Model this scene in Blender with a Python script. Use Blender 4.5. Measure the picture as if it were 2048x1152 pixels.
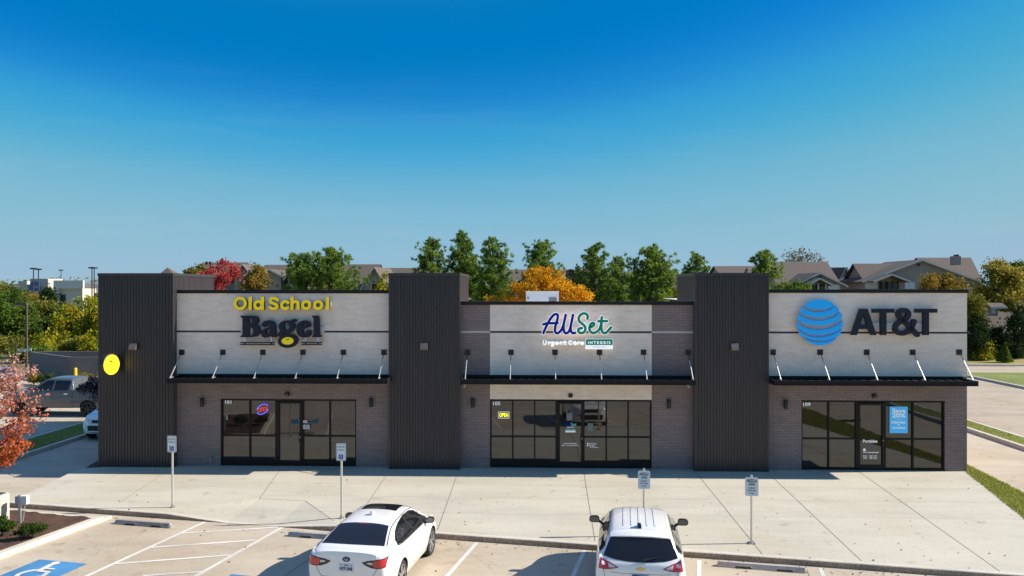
import bpy, bmesh, math, random
import numpy as np
from mathutils import Vector, Matrix
from mathutils.bvhtree import BVHTree

for _o in list(bpy.data.objects):
    bpy.data.objects.remove(_o)
SC = bpy.context.scene
COL = SC.collection
R = math.radians

# ------------------------------------------------------------------ camera
F, CX, CY = 1620.0, 1024.0, 576.0          # focal length and centre in photograph pixels
H = 6.40                                   # camera height above the pavement
TH = math.atan(0.0333)                     # the camera looks a little left of the facade normal
FWD = Vector((-math.sin(TH), math.cos(TH), 0))
RGT = Vector((math.cos(TH), math.sin(TH), 0))
cam = bpy.data.cameras.new('camera')
cam_ob = bpy.data.objects.new('camera', cam)
COL.objects.link(cam_ob)
cam.sensor_width = 36.0
cam.lens = 36.0 * F / 2048.0
cam.clip_start, cam.clip_end = 0.1, 6000
cam_ob.location = (0, 0, H)
cam_ob.rotation_euler = (R(90), 0, TH)
SC.camera = cam_ob

# ------------------------------------------------------------------ sky and sun
SUN = Vector((1.53, 0.115, 1.0)).normalized()
EL = math.asin(SUN.z)
AZ = math.atan2(SUN.x, SUN.y)
world = bpy.data.worlds.new('World')
SC.world = world
world.use_nodes = True
wn, wl = world.node_tree.nodes, world.node_tree.links
bg = wn['Background']
sky = wn.new('ShaderNodeTexSky')
sky.sky_type = 'NISHITA'
sky.sun_disc = False
sky.sun_elevation = EL
sky.sun_rotation = AZ
sky.altitude = 300
sky.air_density = 1.0
sky.dust_density = 0.25
sky.ozone_density = 3.0
# the sky's own colours, deepened the way the photograph is graded (a plain colour curve, the same in every direction; its low end is lifted so the unseen overhead sky adds fill)
cv = wn.new('ShaderNodeRGBCurve')
for ch, pts in enumerate((((0, .22), (.1, .13), (.15, .008), (.18, .0), (.25, .04), (.387, .19), (.67, .30), (1, .36)), ((0, .36), (.2, .25), (.30, .194), (.435, .37), (.594, .475), (1, .49)), ((0, .70), (.3, .59), (.50, .53), (.63, .655), (.75, .645), (1, .63)))):
    c_ = cv.mapping.curves[ch]
    while len(c_.points) < len(pts): c_.points.new(.5, .5)
    for q_, p_ in zip(c_.points, pts): q_.location = p_
cv.mapping.update()
SKY = .10
vs, ve = wn.new('ShaderNodeVectorMath'), wn.new('ShaderNodeVectorMath')
vs.operation = ve.operation = 'SCALE'
vs.inputs['Scale'].default_value = .124
ve.inputs['Scale'].default_value = 1.0 / SKY / 1.79
mn = wn.new('ShaderNodeVectorMath'); mn.operation = 'MINIMUM'; mn.inputs[1].default_value = (1, 1, 1)
wl.new(sky.outputs[0], vs.inputs[0]); wl.new(vs.outputs[0], mn.inputs[0]); wl.new(mn.outputs[0], cv.inputs['Color'])
wtc = wn.new('ShaderNodeTexCoord')
wmp = wn.new('ShaderNodeMapping'); wmp.inputs['Scale'].default_value = (1.6, 1.6, 13); wmp.inputs['Rotation'].default_value = (0, R(4), 0)
wnz = wn.new('ShaderNodeTexNoise'); wnz.inputs['Scale'].default_value = 2.2; wnz.inputs['Detail'].default_value = 9; wnz.inputs['Roughness'].default_value = .62; wnz.inputs['Distortion'].default_value = .6
wl.new(wtc.outputs['Generated'], wmp.inputs[0]); wl.new(wmp.outputs[0], wnz.inputs['Vector'])
wrp = wn.new('ShaderNodeMapRange'); wrp.inputs['From Min'].default_value = .50; wrp.inputs['From Max'].default_value = .80; wrp.inputs['To Max'].default_value = .20
wl.new(wnz.outputs['Fac'], wrp.inputs['Value'])
wsx = wn.new('ShaderNodeSeparateXYZ'); wl.new(wtc.outputs['Generated'], wsx.inputs[0])
wel = wn.new('ShaderNodeMapRange'); wel.inputs['From Min'].default_value = .0; wel.inputs['From Max'].default_value = .26; wel.inputs['To Min'].default_value = 1; wel.inputs['To Max'].default_value = .02
wl.new(wsx.outputs['Z'], wel.inputs['Value'])
wmu = wn.new('ShaderNodeMath'); wmu.operation = 'MULTIPLY'; wl.new(wrp.outputs[0], wmu.inputs[0]); wl.new(wel.outputs[0], wmu.inputs[1])
wmx = wn.new('ShaderNodeMix'); wmx.data_type = 'RGBA'; wmx.inputs['B'].default_value = (.50, .60, .68, 1)
wl.new(wmu.outputs[0], wmx.inputs['Factor']); wl.new(cv.outputs[0], wmx.inputs['A'])
# the brightest sky, round the sun, keeps its extra light
wsb = wn.new('ShaderNodeVectorMath'); wsb.operation = 'SUBTRACT'; wl.new(vs.outputs[0], wsb.inputs[0]); wl.new(mn.outputs[0], wsb.inputs[1])
wad = wn.new('ShaderNodeVectorMath'); wad.operation = 'ADD'; wl.new(wmx.outputs['Result'], wad.inputs[0]); wl.new(wsb.outputs[0], wad.inputs[1])
wl.new(wad.outputs[0], ve.inputs[0]); wl.new(ve.outputs[0], bg.inputs['Color'])
bg.inputs['Strength'].default_value = SKY
sun = bpy.data.lights.new('sun', 'SUN')
sun.energy = 4.35
sun.angle = R(0.5)
sun.color = (1.0, 0.93, 0.82)
sun_ob = bpy.data.objects.new('sun', sun)
COL.objects.link(sun_ob)
sun_ob.rotation_euler = (-SUN).to_track_quat('-Z', 'Y').to_euler()
SC.view_settings.view_transform = 'Standard'
SC.view_settings.look = 'None'
SC.view_settings.gamma = 1.0
SC.view_settings.exposure = 0.85
SC.view_settings.use_curve_mapping = False
SC.cycles.max_bounces = 6
SC.cycles.use_denoising = True


# ------------------------------------------------------------------ helpers
def at(x, y, Y):
    """the point of the plane world-Y = Y that the photograph shows at pixel x, y"""
    d = FWD + RGT * ((x - CX) / F) + Vector((0, 0, 1)) * ((CY - y) / F)
    p = d * (Y / d.y)
    return Vector((p.x, p.y, p.z + H))


def gnd(x, y, z=0.0):
    d = FWD + RGT * ((x - CX) / F) + Vector((0, 0, 1)) * ((CY - y) / F)
    p = d * ((z - H) / d.z)
    return Vector((p.x, p.y, z))


def mpp(Y):                                 # metres per photograph pixel at depth Y
    return Y / F


ORG = {}


class MB:
    """collects shapes into one mesh"""

    def __init__(s):
        s.v, s.f, s.m = [], [], []

    def quad(s, a, b, c, d, mi=0):
        n = len(s.v)
        s.v += [tuple(a), tuple(b), tuple(c), tuple(d)]
        s.f.append((n, n + 1, n + 2, n + 3)); s.m.append(mi)
        return s

    def poly(s, pts, mi=0):
        n = len(s.v)
        s.v += [tuple(p) for p in pts]
        s.f.append(tuple(range(n, n + len(pts)))); s.m.append(mi)
        return s

    def box(s, x0, x1, y0, y1, z0, z1, mi=0):
        n = len(s.v)
        s.v += [(x0, y0, z0), (x1, y0, z0), (x1, y1, z0), (x0, y1, z0), (x0, y0, z1), (x1, y0, z1), (x1, y1, z1), (x0, y1, z1)]
        for q in ((0, 3, 2, 1), (4, 5, 6, 7), (0, 1, 5, 4), (1, 2, 6, 5), (2, 3, 7, 6), (3, 0, 4, 7)):
            s.f.append(tuple(n + i for i in q)); s.m.append(mi)
        return s

    def prism(s, pts, off, mi=0, cap=True):
        """polygon pts (3D) swept by the vector off"""
        n, k = len(s.v), len(pts)
        off = Vector(off)
        s.v += [tuple(p) for p in pts] + [tuple(Vector(p) + off) for p in pts]
        for i in range(k):
            j = (i + 1) % k
            s.f.append((n + i, n + j, n + k + j, n + k + i)); s.m.append(mi)
        if cap:
            s.f.append(tuple(range(n, n + k))[::-1]); s.m.append(mi)
            s.f.append(tuple(range(n + k, n + 2 * k))); s.m.append(mi)
        return s

    def tube(s, pts, r, n=8, mi=0, caps=True):
        pts = [Vector(p) for p in pts]
        rs = r if isinstance(r, (list, tuple)) else [r] * len(pts)
        b = len(s.v)
        for i, p in enumerate(pts):
            t = (pts[min(i + 1, len(pts) - 1)] - pts[max(i - 1, 0)]).normalized()
            u = t.orthogonal().normalized() if abs(t.z) < .9 else Vector((1, 0, 0))
            if abs(t.z) < .9:
                u = t.cross(Vector((0, 0, 1))).normalized()
            else:
                u = (u - t * u.dot(t)).normalized()
            w = t.cross(u)
            for k in range(n):
                a = 2 * math.pi * k / n
                s.v.append(tuple(p + (u * math.cos(a) + w * math.sin(a)) * rs[i]))
        for i in range(len(pts) - 1):
            for k in range(n):
                k2 = (k + 1) % n
                s.f.append((b + i * n + k, b + i * n + k2, b + (i + 1) * n + k2, b + (i + 1) * n + k)); s.m.append(mi)
        if caps:
            s.f.append(tuple(b + k for k in range(n))[::-1]); s.m.append(mi)
            e = b + (len(pts) - 1) * n
            s.f.append(tuple(e + k for k in range(n))); s.m.append(mi)
        return s

    def lathe(s, prof, org=(0, 0, 0), axis='Z', n=24, mi=0):
        """prof: (radius, height) pairs"""
        b = len(s.v)
        o = Vector(org)
        for (r, h) in prof:
            for k in range(n):
                a = 2 * math.pi * k / n
                c, d = r * math.cos(a), r * math.sin(a)
                s.v.append(tuple(o + Vector({'Z': (c, d, h), 'Y': (c, h, d), 'X': (h, c, d)}[axis])))
        for i in range(len(prof) - 1):
            for k in range(n):
                k2 = (k + 1) % n
                s.f.append((b + i * n + k, b + i * n + k2, b + (i + 1) * n + k2, b + (i + 1) * n + k)); s.m.append(mi)
        return s

    def build(s, name, mats, parent=None, loc=None, smooth=False, fix=True):
        if not isinstance(mats, (list, tuple)):
            mats = [mats]
        o_ = ORG.get(parent.name, Vector()) if parent else Vector(loc or (0, 0, 0))
        me = bpy.data.meshes.new(name)
        me.from_pydata([tuple(Vector(v) - o_) for v in s.v], [], s.f)
        for m in mats:
            me.materials.append(m)
        me.polygons.foreach_set('material_index', s.m)
        if fix:
            bm = bmesh.new(); bm.from_mesh(me)
            bmesh.ops.recalc_face_normals(bm, faces=bm.faces)
            bm.to_mesh(me); bm.free()
        if smooth:
            me.polygons.foreach_set('use_smooth', [True] * len(me.polygons))
            if smooth != 'all':
                me.set_sharp_from_angle(angle=R(40))
        me.update()
        return link(name, me, parent, o_)


def link(name, me, parent=None, org=Vector()):
    o = bpy.data.objects.new(name, me)
    COL.objects.link(o)
    if parent:
        o.parent = parent
    else:
        o.location = org
    ORG[o.name] = Vector(org)
    return o


def tag(o, label=None, cat=None, group=None, kind=None):
    if label: o['label'] = label
    if cat: o['category'] = cat
    if group: o['group'] = group
    if kind: o['kind'] = kind
    return o


def thing(name, label, cat, loc=(0, 0, 0), group=None):
    o = bpy.data.objects.new(name, None)
    COL.objects.link(o)
    o.location = loc
    o.empty_display_size = .3
    ORG[o.name] = Vector(loc)
    return tag(o, label, cat, group)


def copy_tree(o, parent=None):
    c = o.copy(); COL.objects.link(c)
    if parent: c.parent = parent
    for ch in [x for x in bpy.data.objects if x.parent == o]:
        copy_tree(ch, c)
    return c


# ------------------------------------------------------------------ materials
MATS = {}


def nt(name):
    m = bpy.data.materials.new(name)
    m.use_nodes = True
    t = m.node_tree
    return m, t.nodes, t.links, t.nodes['Principled BSDF']


def plain(name, col, rough=.6, metal=0, spec=.5, emit=None, es=0, coat=0, var=.06, vscale=6.0):
    if name in MATS: return MATS[name]
    m, n, l, p = nt(name)
    p.inputs['Roughness'].default_value = rough
    p.inputs['Metallic'].default_value = metal
    p.inputs['Specular IOR Level'].default_value = spec
    p.inputs['Coat Weight'].default_value = coat
    p.inputs['Coat Roughness'].default_value = .04
    if var:
        tc = n.new('ShaderNodeTexCoord')
        nz = n.new('ShaderNodeTexNoise'); nz.inputs['Scale'].default_value = vscale; nz.inputs['Detail'].default_value = 5
        l.new(tc.outputs['Object'], nz.inputs['Vector'])
        mx = n.new('ShaderNodeMix'); mx.data_type = 'RGBA'
        mx.inputs['A'].default_value = tuple(c * (1 - var * 2) for c in col) + (1,)
        mx.inputs['B'].default_value = tuple(min(1, c * (1 + var * 2)) for c in col) + (1,)
        l.new(nz.outputs['Fac'], mx.inputs['Factor'])
        l.new(mx.outputs['Result'], p.inputs['Base Color'])
    else:
        p.inputs['Base Color'].default_value = tuple(col) + (1,)
    if emit:
        p.inputs['Emission Color'].default_value = tuple(emit) + (1,)
        p.inputs['Emission Strength'].default_value = es
    MATS[name] = m
    return m


def ramp(n, stops):
    r = n.new('ShaderNodeValToRGB')
    e = r.color_ramp.elements
    while len(e) < len(stops): e.new(.5)
    for i, (p, c) in enumerate(stops):
        e[i].position = p
        e[i].color = tuple(c) + (1,) if len(c) == 3 else c
    return r


def brick(name, c1, c2, mortar, streak=.12):
    m, n, l, p = nt(name)
    g = n.new('ShaderNodeNewGeometry')
    s = n.new('ShaderNodeSeparateXYZ'); l.new(g.outputs['Position'], s.inputs[0])
    ad = n.new('ShaderNodeMath'); ad.operation = 'ADD'
    l.new(s.outputs['X'], ad.inputs[0]); l.new(s.outputs['Y'], ad.inputs[1])
    cb = n.new('ShaderNodeCombineXYZ'); l.new(ad.outputs[0], cb.inputs['X']); l.new(s.outputs['Z'], cb.inputs['Y'])
    b = n.new('ShaderNodeTexBrick')
    b.inputs['Scale'].default_value = 1
    b.inputs['Brick Width'].default_value = .30
    b.inputs['Row Height'].default_value = .0905
    b.inputs['Mortar Size'].default_value = .0075
    b.inputs['Mortar Smooth'].default_value = .3
    b.inputs['Bias'].default_value = 0
    b.inputs['Color1'].default_value = c1 + (1,)
    b.inputs['Color2'].default_value = c2 + (1,)
    b.inputs['Mortar'].default_value = mortar + (1,)
    l.new(cb.outputs[0], b.inputs['Vector'])
    nz = n.new('ShaderNodeTexNoise'); nz.inputs['Scale'].default_value = 1.3; nz.inputs['Detail'].default_value = 8
    nz.inputs['Roughness'].default_value = .7
    l.new(g.outputs['Position'], nz.inputs['Vector'])
    r = ramp(n, [(.3, (1 - streak,) * 3), (.7, (1 + streak,) * 3)])
    l.new(nz.outputs['Fac'], r.inputs['Fac'])
    mx = n.new('ShaderNodeMix'); mx.data_type = 'RGBA'; mx.blend_type = 'MULTIPLY'; mx.inputs['Factor'].default_value = 1
    l.new(b.outputs['Color'], mx.inputs['A']); l.new(r.outputs['Color'], mx.inputs['B'])
    l.new(mx.outputs['Result'], p.inputs['Base Color'])
    p.inputs['Roughness'].default_value = .85
    bp = n.new('ShaderNodeBump'); bp.inputs['Strength'].default_value = .5; bp.inputs['Distance'].default_value = .01
    bp.invert = True
    l.new(b.outputs['Fac'], bp.inputs['Height']); l.new(bp.outputs[0], p.inputs['Normal'])
    return m


def concrete(name, col, stain=(.72, .62, .48), amt=.35, streak=True, crack=0.0):
    m, n, l, p = nt(name)
    g = n.new('ShaderNodeNewGeometry')
    a = n.new('ShaderNodeTexNoise'); a.inputs['Scale'].default_value = .45; a.inputs['Detail'].default_value = 9; a.inputs['Roughness'].default_value = .68
    mp = n.new('ShaderNodeMapping'); mp.inputs['Scale'].default_value = (.55, 1.6, 1) if streak else (1, 1, 1)
    l.new(g.outputs['Position'], mp.inputs[0]); l.new(mp.outputs[0], a.inputs['Vector'])
    r1 = ramp(n, [(.32, tuple(c * (1 - amt * .45) for c in col)), (.52, col), (.72, tuple(min(1, c * 1.08) for c in col))])
    l.new(a.outputs['Fac'], r1.inputs['Fac'])
    b = n.new('ShaderNodeTexNoise'); b.inputs['Scale'].default_value = .23; b.inputs['Detail'].default_value = 6
    b.noise_dimensions = '4D'; b.inputs['W'].default_value = 3
    l.new(g.outputs['Position'], b.inputs['Vector'])
    r2 = ramp(n, [(.50, (0, 0, 0)), (.68, (1, 1, 1))])
    l.new(b.outputs['Fac'], r2.inputs['Fac'])
    mf = n.new('ShaderNodeMath'); mf.operation = 'MULTIPLY'; mf.inputs[1].default_value = amt
    l.new(r2.outputs['Color'], mf.inputs[0])
    mx = n.new('ShaderNodeMix'); mx.data_type = 'RGBA'
    l.new(mf.outputs[0], mx.inputs['Factor']); l.new(r1.outputs['Color'], mx.inputs['A'])
    mx.inputs['B'].default_value = tuple(c * s for c, s in zip(col, stain)) + (1,)
    # small pits and spots
    c = n.new('ShaderNodeTexNoise'); c.inputs['Scale'].default_value = 9; c.inputs['Detail'].default_value = 6
    l.new(g.outputs['Position'], c.inputs['Vector'])
    r3 = ramp(n, [(.22, (.88, .87, .85)), (.45, (1, 1, 1)), (.75, (1.03, 1.03, 1.02))])
    l.new(c.outputs['Fac'], r3.inputs['Fac'])
    m2 = n.new('ShaderNodeMix'); m2.data_type = 'RGBA'; m2.blend_type = 'MULTIPLY'; m2.inputs['Factor'].default_value = 1
    l.new(mx.outputs['Result'], m2.inputs['A']); l.new(r3.outputs['Color'], m2.inputs['B'])
    sp = n.new('ShaderNodeTexNoise'); sp.inputs['Scale'].default_value = 1.7; sp.inputs['Detail'].default_value = 7; sp.inputs['Roughness'].default_value = .6
    l.new(g.outputs['Position'], sp.inputs['Vector'])
    r4 = ramp(n, [(.60, (1, 1, 1)), (.70, (.80, .77, .73)), (.80, (.66, .62, .57))]); l.new(sp.outputs['Fac'], r4.inputs['Fac'])
    vo = n.new('ShaderNodeTexVoronoi'); vo.feature = 'DISTANCE_TO_EDGE'; vo.inputs['Scale'].default_value = .16
    wv = n.new('ShaderNodeMix'); wv.data_type = 'RGBA'; wv.blend_type = 'ADD'; wv.inputs['Factor'].default_value = 1.6
    l.new(g.outputs['Position'], wv.inputs['A']); l.new(a.outputs['Color'], wv.inputs['B']); l.new(wv.outputs['Result'], vo.inputs['Vector'])
    r5 = ramp(n, [(0, (.62, .58, .53)), (.0022, (.80, .78, .75)), (.004, (1, 1, 1))]); l.new(vo.outputs['Distance'], r5.inputs['Fac'])
    m3 = n.new('ShaderNodeMix'); m3.data_type = 'RGBA'; m3.blend_type = 'MULTIPLY'; m3.inputs['Factor'].default_value = 1
    m4 = n.new('ShaderNodeMix'); m4.data_type = 'RGBA'; m4.blend_type = 'MULTIPLY'; m4.inputs['Factor'].default_value = crack
    l.new(m2.outputs['Result'], m3.inputs['A']); l.new(r4.outputs['Color'], m3.inputs['B']); l.new(m3.outputs['Result'], m4.inputs['A']); l.new(r5.outputs['Color'], m4.inputs['B'])
    l.new(m4.outputs['Result'], p.inputs['Base Color'])
    p.inputs['Roughness'].default_value = .9
    bp = n.new('ShaderNodeBump'); bp.inputs['Strength'].default_value = .25; bp.inputs['Distance'].default_value = .01
    l.new(c.outputs['Fac'], bp.inputs['Height']); l.new(bp.outputs[0], p.inputs['Normal'])
    return m


def mottled(name, c1, c2, scale=8, rough=.9, c3=None, bump=.4):
    m, n, l, p = nt(name)
    g = n.new('ShaderNodeNewGeometry')
    a = n.new('ShaderNodeTexNoise'); a.inputs['Scale'].default_value = scale; a.inputs['Detail'].default_value = 10; a.inputs['Roughness'].default_value = .75
    l.new(g.outputs['Position'], a.inputs['Vector'])
    st = [(.35, c1), (.62, c2)] + ([(.72, c3)] if c3 else [])
    r = ramp(n, st); l.new(a.outputs['Fac'], r.inputs['Fac'])
    b = n.new('ShaderNodeTexNoise'); b.inputs['Scale'].default_value = scale * .06; b.inputs['Detail'].default_value = 4
    l.new(g.outputs['Position'], b.inputs['Vector'])
    r2 = ramp(n, [(.3, (.75, .75, .72)), (.7, (1.2, 1.15, 1.1))]); l.new(b.outputs['Fac'], r2.inputs['Fac'])
    mx = n.new('ShaderNodeMix'); mx.data_type = 'RGBA'; mx.blend_type = 'MULTIPLY'; mx.inputs['Factor'].default_value = 1
    l.new(r.outputs['Color'], mx.inputs['A']); l.new(r2.outputs['Color'], mx.inputs['B'])
    l.new(mx.outputs['Result'], p.inputs['Base Color'])
    p.inputs['Roughness'].default_value = rough
    bp = n.new('ShaderNodeBump'); bp.inputs['Strength'].default_value = bump; bp.inputs['Distance'].default_value = .03
    l.new(a.outputs['Fac'], bp.inputs['Height']); l.new(bp.outputs[0], p.inputs['Normal'])
    return m


def leafmat(name, cols, trans=.35):
    """foliage: each leaf has its own tint (attribute 'tint'), some light passes through"""
    m, n, l, p = nt(name)
    n.remove(p)
    out = n['Material Output']
    a = n.new('ShaderNodeAttribute'); a.attribute_name = 'tint'
    k = len(cols)
    r = ramp(n, [(i / max(1, k - 1), c) for i, c in enumerate(cols)])
    l.new(a.outputs['Fac'], r.inputs['Fac'])
    d = n.new('ShaderNodeBsdfDiffuse'); t = n.new('ShaderNodeBsdfTranslucent'); mx = n.new('ShaderNodeMixShader')
    l.new(r.outputs['Color'], d.inputs['Color']); l.new(r.outputs['Color'], t.inputs['Color'])
    mx.inputs[0].default_value = trans
    l.new(d.outputs[0], mx.inputs[1]); l.new(t.outputs[0], mx.inputs[2])
    l.new(mx.outputs[0], out.inputs['Surface'])
    return m


M = {}
M['brick_light'] = brick('light_brick', (.96, .785, .65), (.87, .695, .565), (.97, .83, .71), .07)
M['brick_dark'] = brick('dark_brick', (.285, .21, .19), (.245, .178, .163), (.15, .112, .105), .10)
M['metal_dark'] = plain('dark_bronze_metal', (.044, .034, .034), .34, 0, .5, var=.05, vscale=1.5)
_m = M['metal_dark']; _n, _l = _m.node_tree.nodes, _m.node_tree.links      # weathering runs down the sheets
_tc = next(q for q in _n if q.type == 'TEX_COORD'); _nz = next(q for q in _n if q.type == 'TEX_NOISE'); _mx = next(q for q in _n if q.type == 'MIX')
_mp = _n.new('ShaderNodeMapping'); _mp.inputs['Scale'].default_value = (5, 5, .35); _l.new(_tc.outputs['Object'], _mp.inputs[0]); _l.new(_mp.outputs[0], _nz.inputs['Vector'])
_mx.inputs['A'].default_value = (.028, .022, .024, 1); _mx.inputs['B'].default_value = (.054, .044, .045, 1)
M['cap'] = plain('black_cap_metal', (.014, .011, .012), .55, 0, .3, var=.03)
M['canopy'] = plain('canopy_steel', (.012, .010, .011), .6, 0, .25, var=.05)
M['rod'] = plain('galvanised_rod', (.62, .6, .58), .35, .6, var=.05)
M['band_dark'] = plain('dark_reveal', (.05, .042, .043), .7, var=.04)
M['band_light'] = plain('light_reveal', (.6, .55, .53), .7, var=.04)
M['frame'] = plain('window_frame', (.010, .008, .008), .45, 0, .25, var=.04)
M['roofing'] = plain('white_roofing', (.75, .73, .7), .7, var=.05, vscale=.8)
M['black'] = plain('black_plastic', (.012, .012, .013), .45, var=0)
M['steel'] = plain('steel', (.5, .5, .5), .3, .9, var=.04)
M['white'] = plain('white_paint', (.8, .79, .77), .5, var=.02)
M['walk'] = concrete('pavement_concrete', (.52, .472, .375), amt=.3)
M['lot'] = concrete('lot_concrete', (.495, .413, .31), amt=.45, crack=.55)
M['drive'] = concrete('drive_concrete', (.43, .345, .255), amt=.45, crack=.9)
M['kerb'] = concrete('kerb_concrete', (.60, .54, .45), amt=.3, streak=False)
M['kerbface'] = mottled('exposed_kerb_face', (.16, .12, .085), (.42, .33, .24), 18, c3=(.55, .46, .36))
M['joint'] = plain('joint', (.16, .13, .105), .95, var=.15, vscale=2)
M['paint'] = mottled('worn_white_paint', (.60, .57, .52), (.74, .72, .68), 14, rough=.75, bump=.05)
M['paint_blue'] = mottled('blue_marking', (.055, .20, .42), (.075, .27, .52), 10, rough=.7, bump=.05)
M['grass'] = mottled('lawn', (.11, .15, .02), (.22, .245, .04), 6, c3=(.34, .31, .10))
M['field'] = mottled('rough_ground', (.10, .10, .035), (.17, .15, .06), 1.2, c3=(.24, .2, .1))
M['mulch'] = mottled('mulch', (.045, .022, .012), (.12, .062, .035), 26, c3=(.34, .25, .16), bump=1)

# glass that shows the dark room behind only as black and mirrors the car park
m, n, l, p = nt('tinted_glass')
p.inputs['Base Color'].default_value = (.010, .0085, .008, 1)
p.inputs['Roughness'].default_value = .015
p.inputs['Specular IOR Level'].default_value = 1.0
p.inputs['Coat Weight'].default_value = .25
p.inputs['Coat Roughness'].default_value = .02
tc_ = n.new('ShaderNodeTexCoord'); nz_ = n.new('ShaderNodeTexNoise'); nz_.inputs['Scale'].default_value = 1.1; nz_.inputs['Detail'].default_value = 2
l.new(tc_.outputs['Object'], nz_.inputs['Vector']); bp_ = n.new('ShaderNodeBump'); bp_.inputs['Strength'].default_value = .35; bp_.inputs['Distance'].default_value = .004
l.new(nz_.outputs['Fac'], bp_.inputs['Height']); l.new(bp_.outputs[0], p.inputs['Normal']); l.new(bp_.outputs[0], p.inputs['Coat Normal'])
M['glass'] = m
m, n, l, p = nt('car_glass')
p.inputs['Base Color'].default_value = (.010, .011, .014, 1)
p.inputs['Roughness'].default_value = .02
M['carglass'] = m
M['carwhite'] = plain('white_car_paint', (.84, .81, .765), .25, 0, .5, coat=1, var=0)
M['cargrey'] = plain('grey_car_paint', (.11, .11, .12), .35, .2, .5, coat=.6, var=0)
M['carsilver'] = plain('silver_car_paint', (.5, .5, .52), .3, .3, .5, coat=1, var=0)
M['tyre'] = plain('tyre_rubber', (.02, .02, .02), .8, var=.1)
M['rim'] = plain('machined_rim', (.55, .55, .57), .25, .8, var=0)
M['rimdark'] = plain('dark_rim', (.03, .03, .033), .35, .3, var=0)
M['red'] = plain('red_lens', (.55, .012, .018), .12, coat=1, var=0)
M['darkred'] = plain('dark_red_lens', (.16, .008, .012), .12, coat=1, var=0)
M['clear'] = plain('clear_lens', (.62, .6, .62), .12, coat=1, var=0)
M['chrome'] = plain('chrome', (.75, .75, .76), .12, 1, var=0)
M['gold'] = plain('gold_badge', (.6, .42, .10), .25, .8, var=0)
M['plate'] = plain('number_plate', (.68, .72, .78), .4, var=0)
M['navy'] = plain('navy_ink', (.012, .02, .075), .5, var=0)
M['ink'] = plain('dark_ink', (.03, .03, .03), .5, var=0)
M['greenink'] = plain('green_ink', (.02, .13, .09), .5, var=0)


# ------------------------------------------------------------------ flat shapes
def shape_mesh(loops, depth, bevel=0):
    """closed 2D loops (holes by even-odd) as an extruded mesh; lies in XY, from z=0 to depth"""
    c = bpy.data.curves.new('shape', 'CURVE')
    c.dimensions = '2D'; c.fill_mode = 'BOTH'; c.extrude = depth / 2; c.bevel_depth = bevel
    for lp in loops:
        s = c.splines.new('POLY'); s.points.add(len(lp) - 1)
        for i, q in enumerate(lp): s.points[i].co = (q[0], q[1], 0, 1)
        s.use_cyclic_u = True
    o = bpy.data.objects.new('shape', c); COL.objects.link(o)
    dg = bpy.context.evaluated_depsgraph_get()
    me = bpy.data.meshes.new_from_object(o.evaluated_get(dg))
    bpy.data.objects.remove(o); bpy.data.curves.remove(c)
    return me


def text_mesh(body, depth=.004, bold=.0, space=1.0):
    c = bpy.data.curves.new('text', 'FONT')
    c.body = body; c.extrude = depth / 2; c.offset = bold; c.align_x = 'CENTER'; c.space_character = space
    c.resolution_u = 4
    o = bpy.data.objects.new('text', c); COL.objects.link(o)
    dg = bpy.context.evaluated_depsgraph_get()
    me = bpy.data.meshes.new_from_object(o.evaluated_get(dg))
    bpy.data.objects.remove(o); bpy.data.curves.remove(c)
    return me


def add_mesh(mb, me, mat, mi=0):
    n = len(mb.v)
    for v in me.vertices: mb.v.append(tuple(mat @ v.co))
    for p_ in me.polygons:
        mb.f.append(tuple(n + i for i in p_.vertices)); mb.m.append(mi)
    bpy.data.meshes.remove(me)


def add_text(mb, body, c, width, height, depth=.006, bold=.02, mi=0, rot=None, space=1.0):
    """text centred at c, upright and facing -Y unless rot is given"""
    me = text_mesh(body, 1.0, bold, space)
    xs = [v.co.x for v in me.vertices]; ys = [v.co.y for v in me.vertices]
    x0, x1, y0, y1 = min(xs), max(xs), min(ys), max(ys)
    s = Matrix.Translation((-(x0 + x1) / 2, -(y0 + y1) / 2, 0))
    s = Matrix.Diagonal((width / (x1 - x0), height / (y1 - y0), depth, 1)) @ s
    r = rot if rot is not None else Matrix.Rotation(R(90), 4, 'X')
    add_mesh(mb, me, Matrix.Translation(c) @ r @ s, mi)


def chaikin(p, k=2):
    for _ in range(k):
        q = []
        for i in range(len(p)):
            a, b = p[i], p[(i + 1) % len(p)]
            q += [(a[0] * .75 + b[0] * .25, a[1] * .75 + b[1] * .25), (a[0] * .25 + b[0] * .75, a[1] * .25 + b[1] * .75)]
        p = q
    return p


def catmull(p, k=6, closed=False):
    out = []
    n = len(p)
    P = [Vector(q) for q in p]
    for i in range(n if closed else n - 1):
        a = P[(i - 1) % n] if closed or i > 0 else P[0] * 2 - P[1]
        b, c = P[i], P[(i + 1) % n]
        d = P[(i + 2) % n] if closed or i + 2 < n else P[-1] * 2 - P[-2]
        for j in range(k):
            t = j / k
            out.append(.5 * ((2 * b) + (c - a) * t + (2 * a - 5 * b + 4 * c - d) * t * t + (3 * b - a - 3 * c + d) * t ** 3))
    if not closed: out.append(P[-1])
    return [tuple(q) for q in out]


def ellipse(cx, cy, rx, ry, n=40, a0=0, rot=0):
    c, s = math.cos(rot), math.sin(rot)
    out = []
    for i in range(n):
        a = a0 + 2 * math.pi * i / n
        x, y = rx * math.cos(a), ry * math.sin(a)
        out.append((cx + x * c - y * s, cy + x * s + y * c))
    return out


def stroke_loop(pts, w):
    """outline of a brush stroke with round ends, as quads and end discs: list of small loops"""
    return [Vector((p[0], p[1])) for p in pts], w / 2


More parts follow.
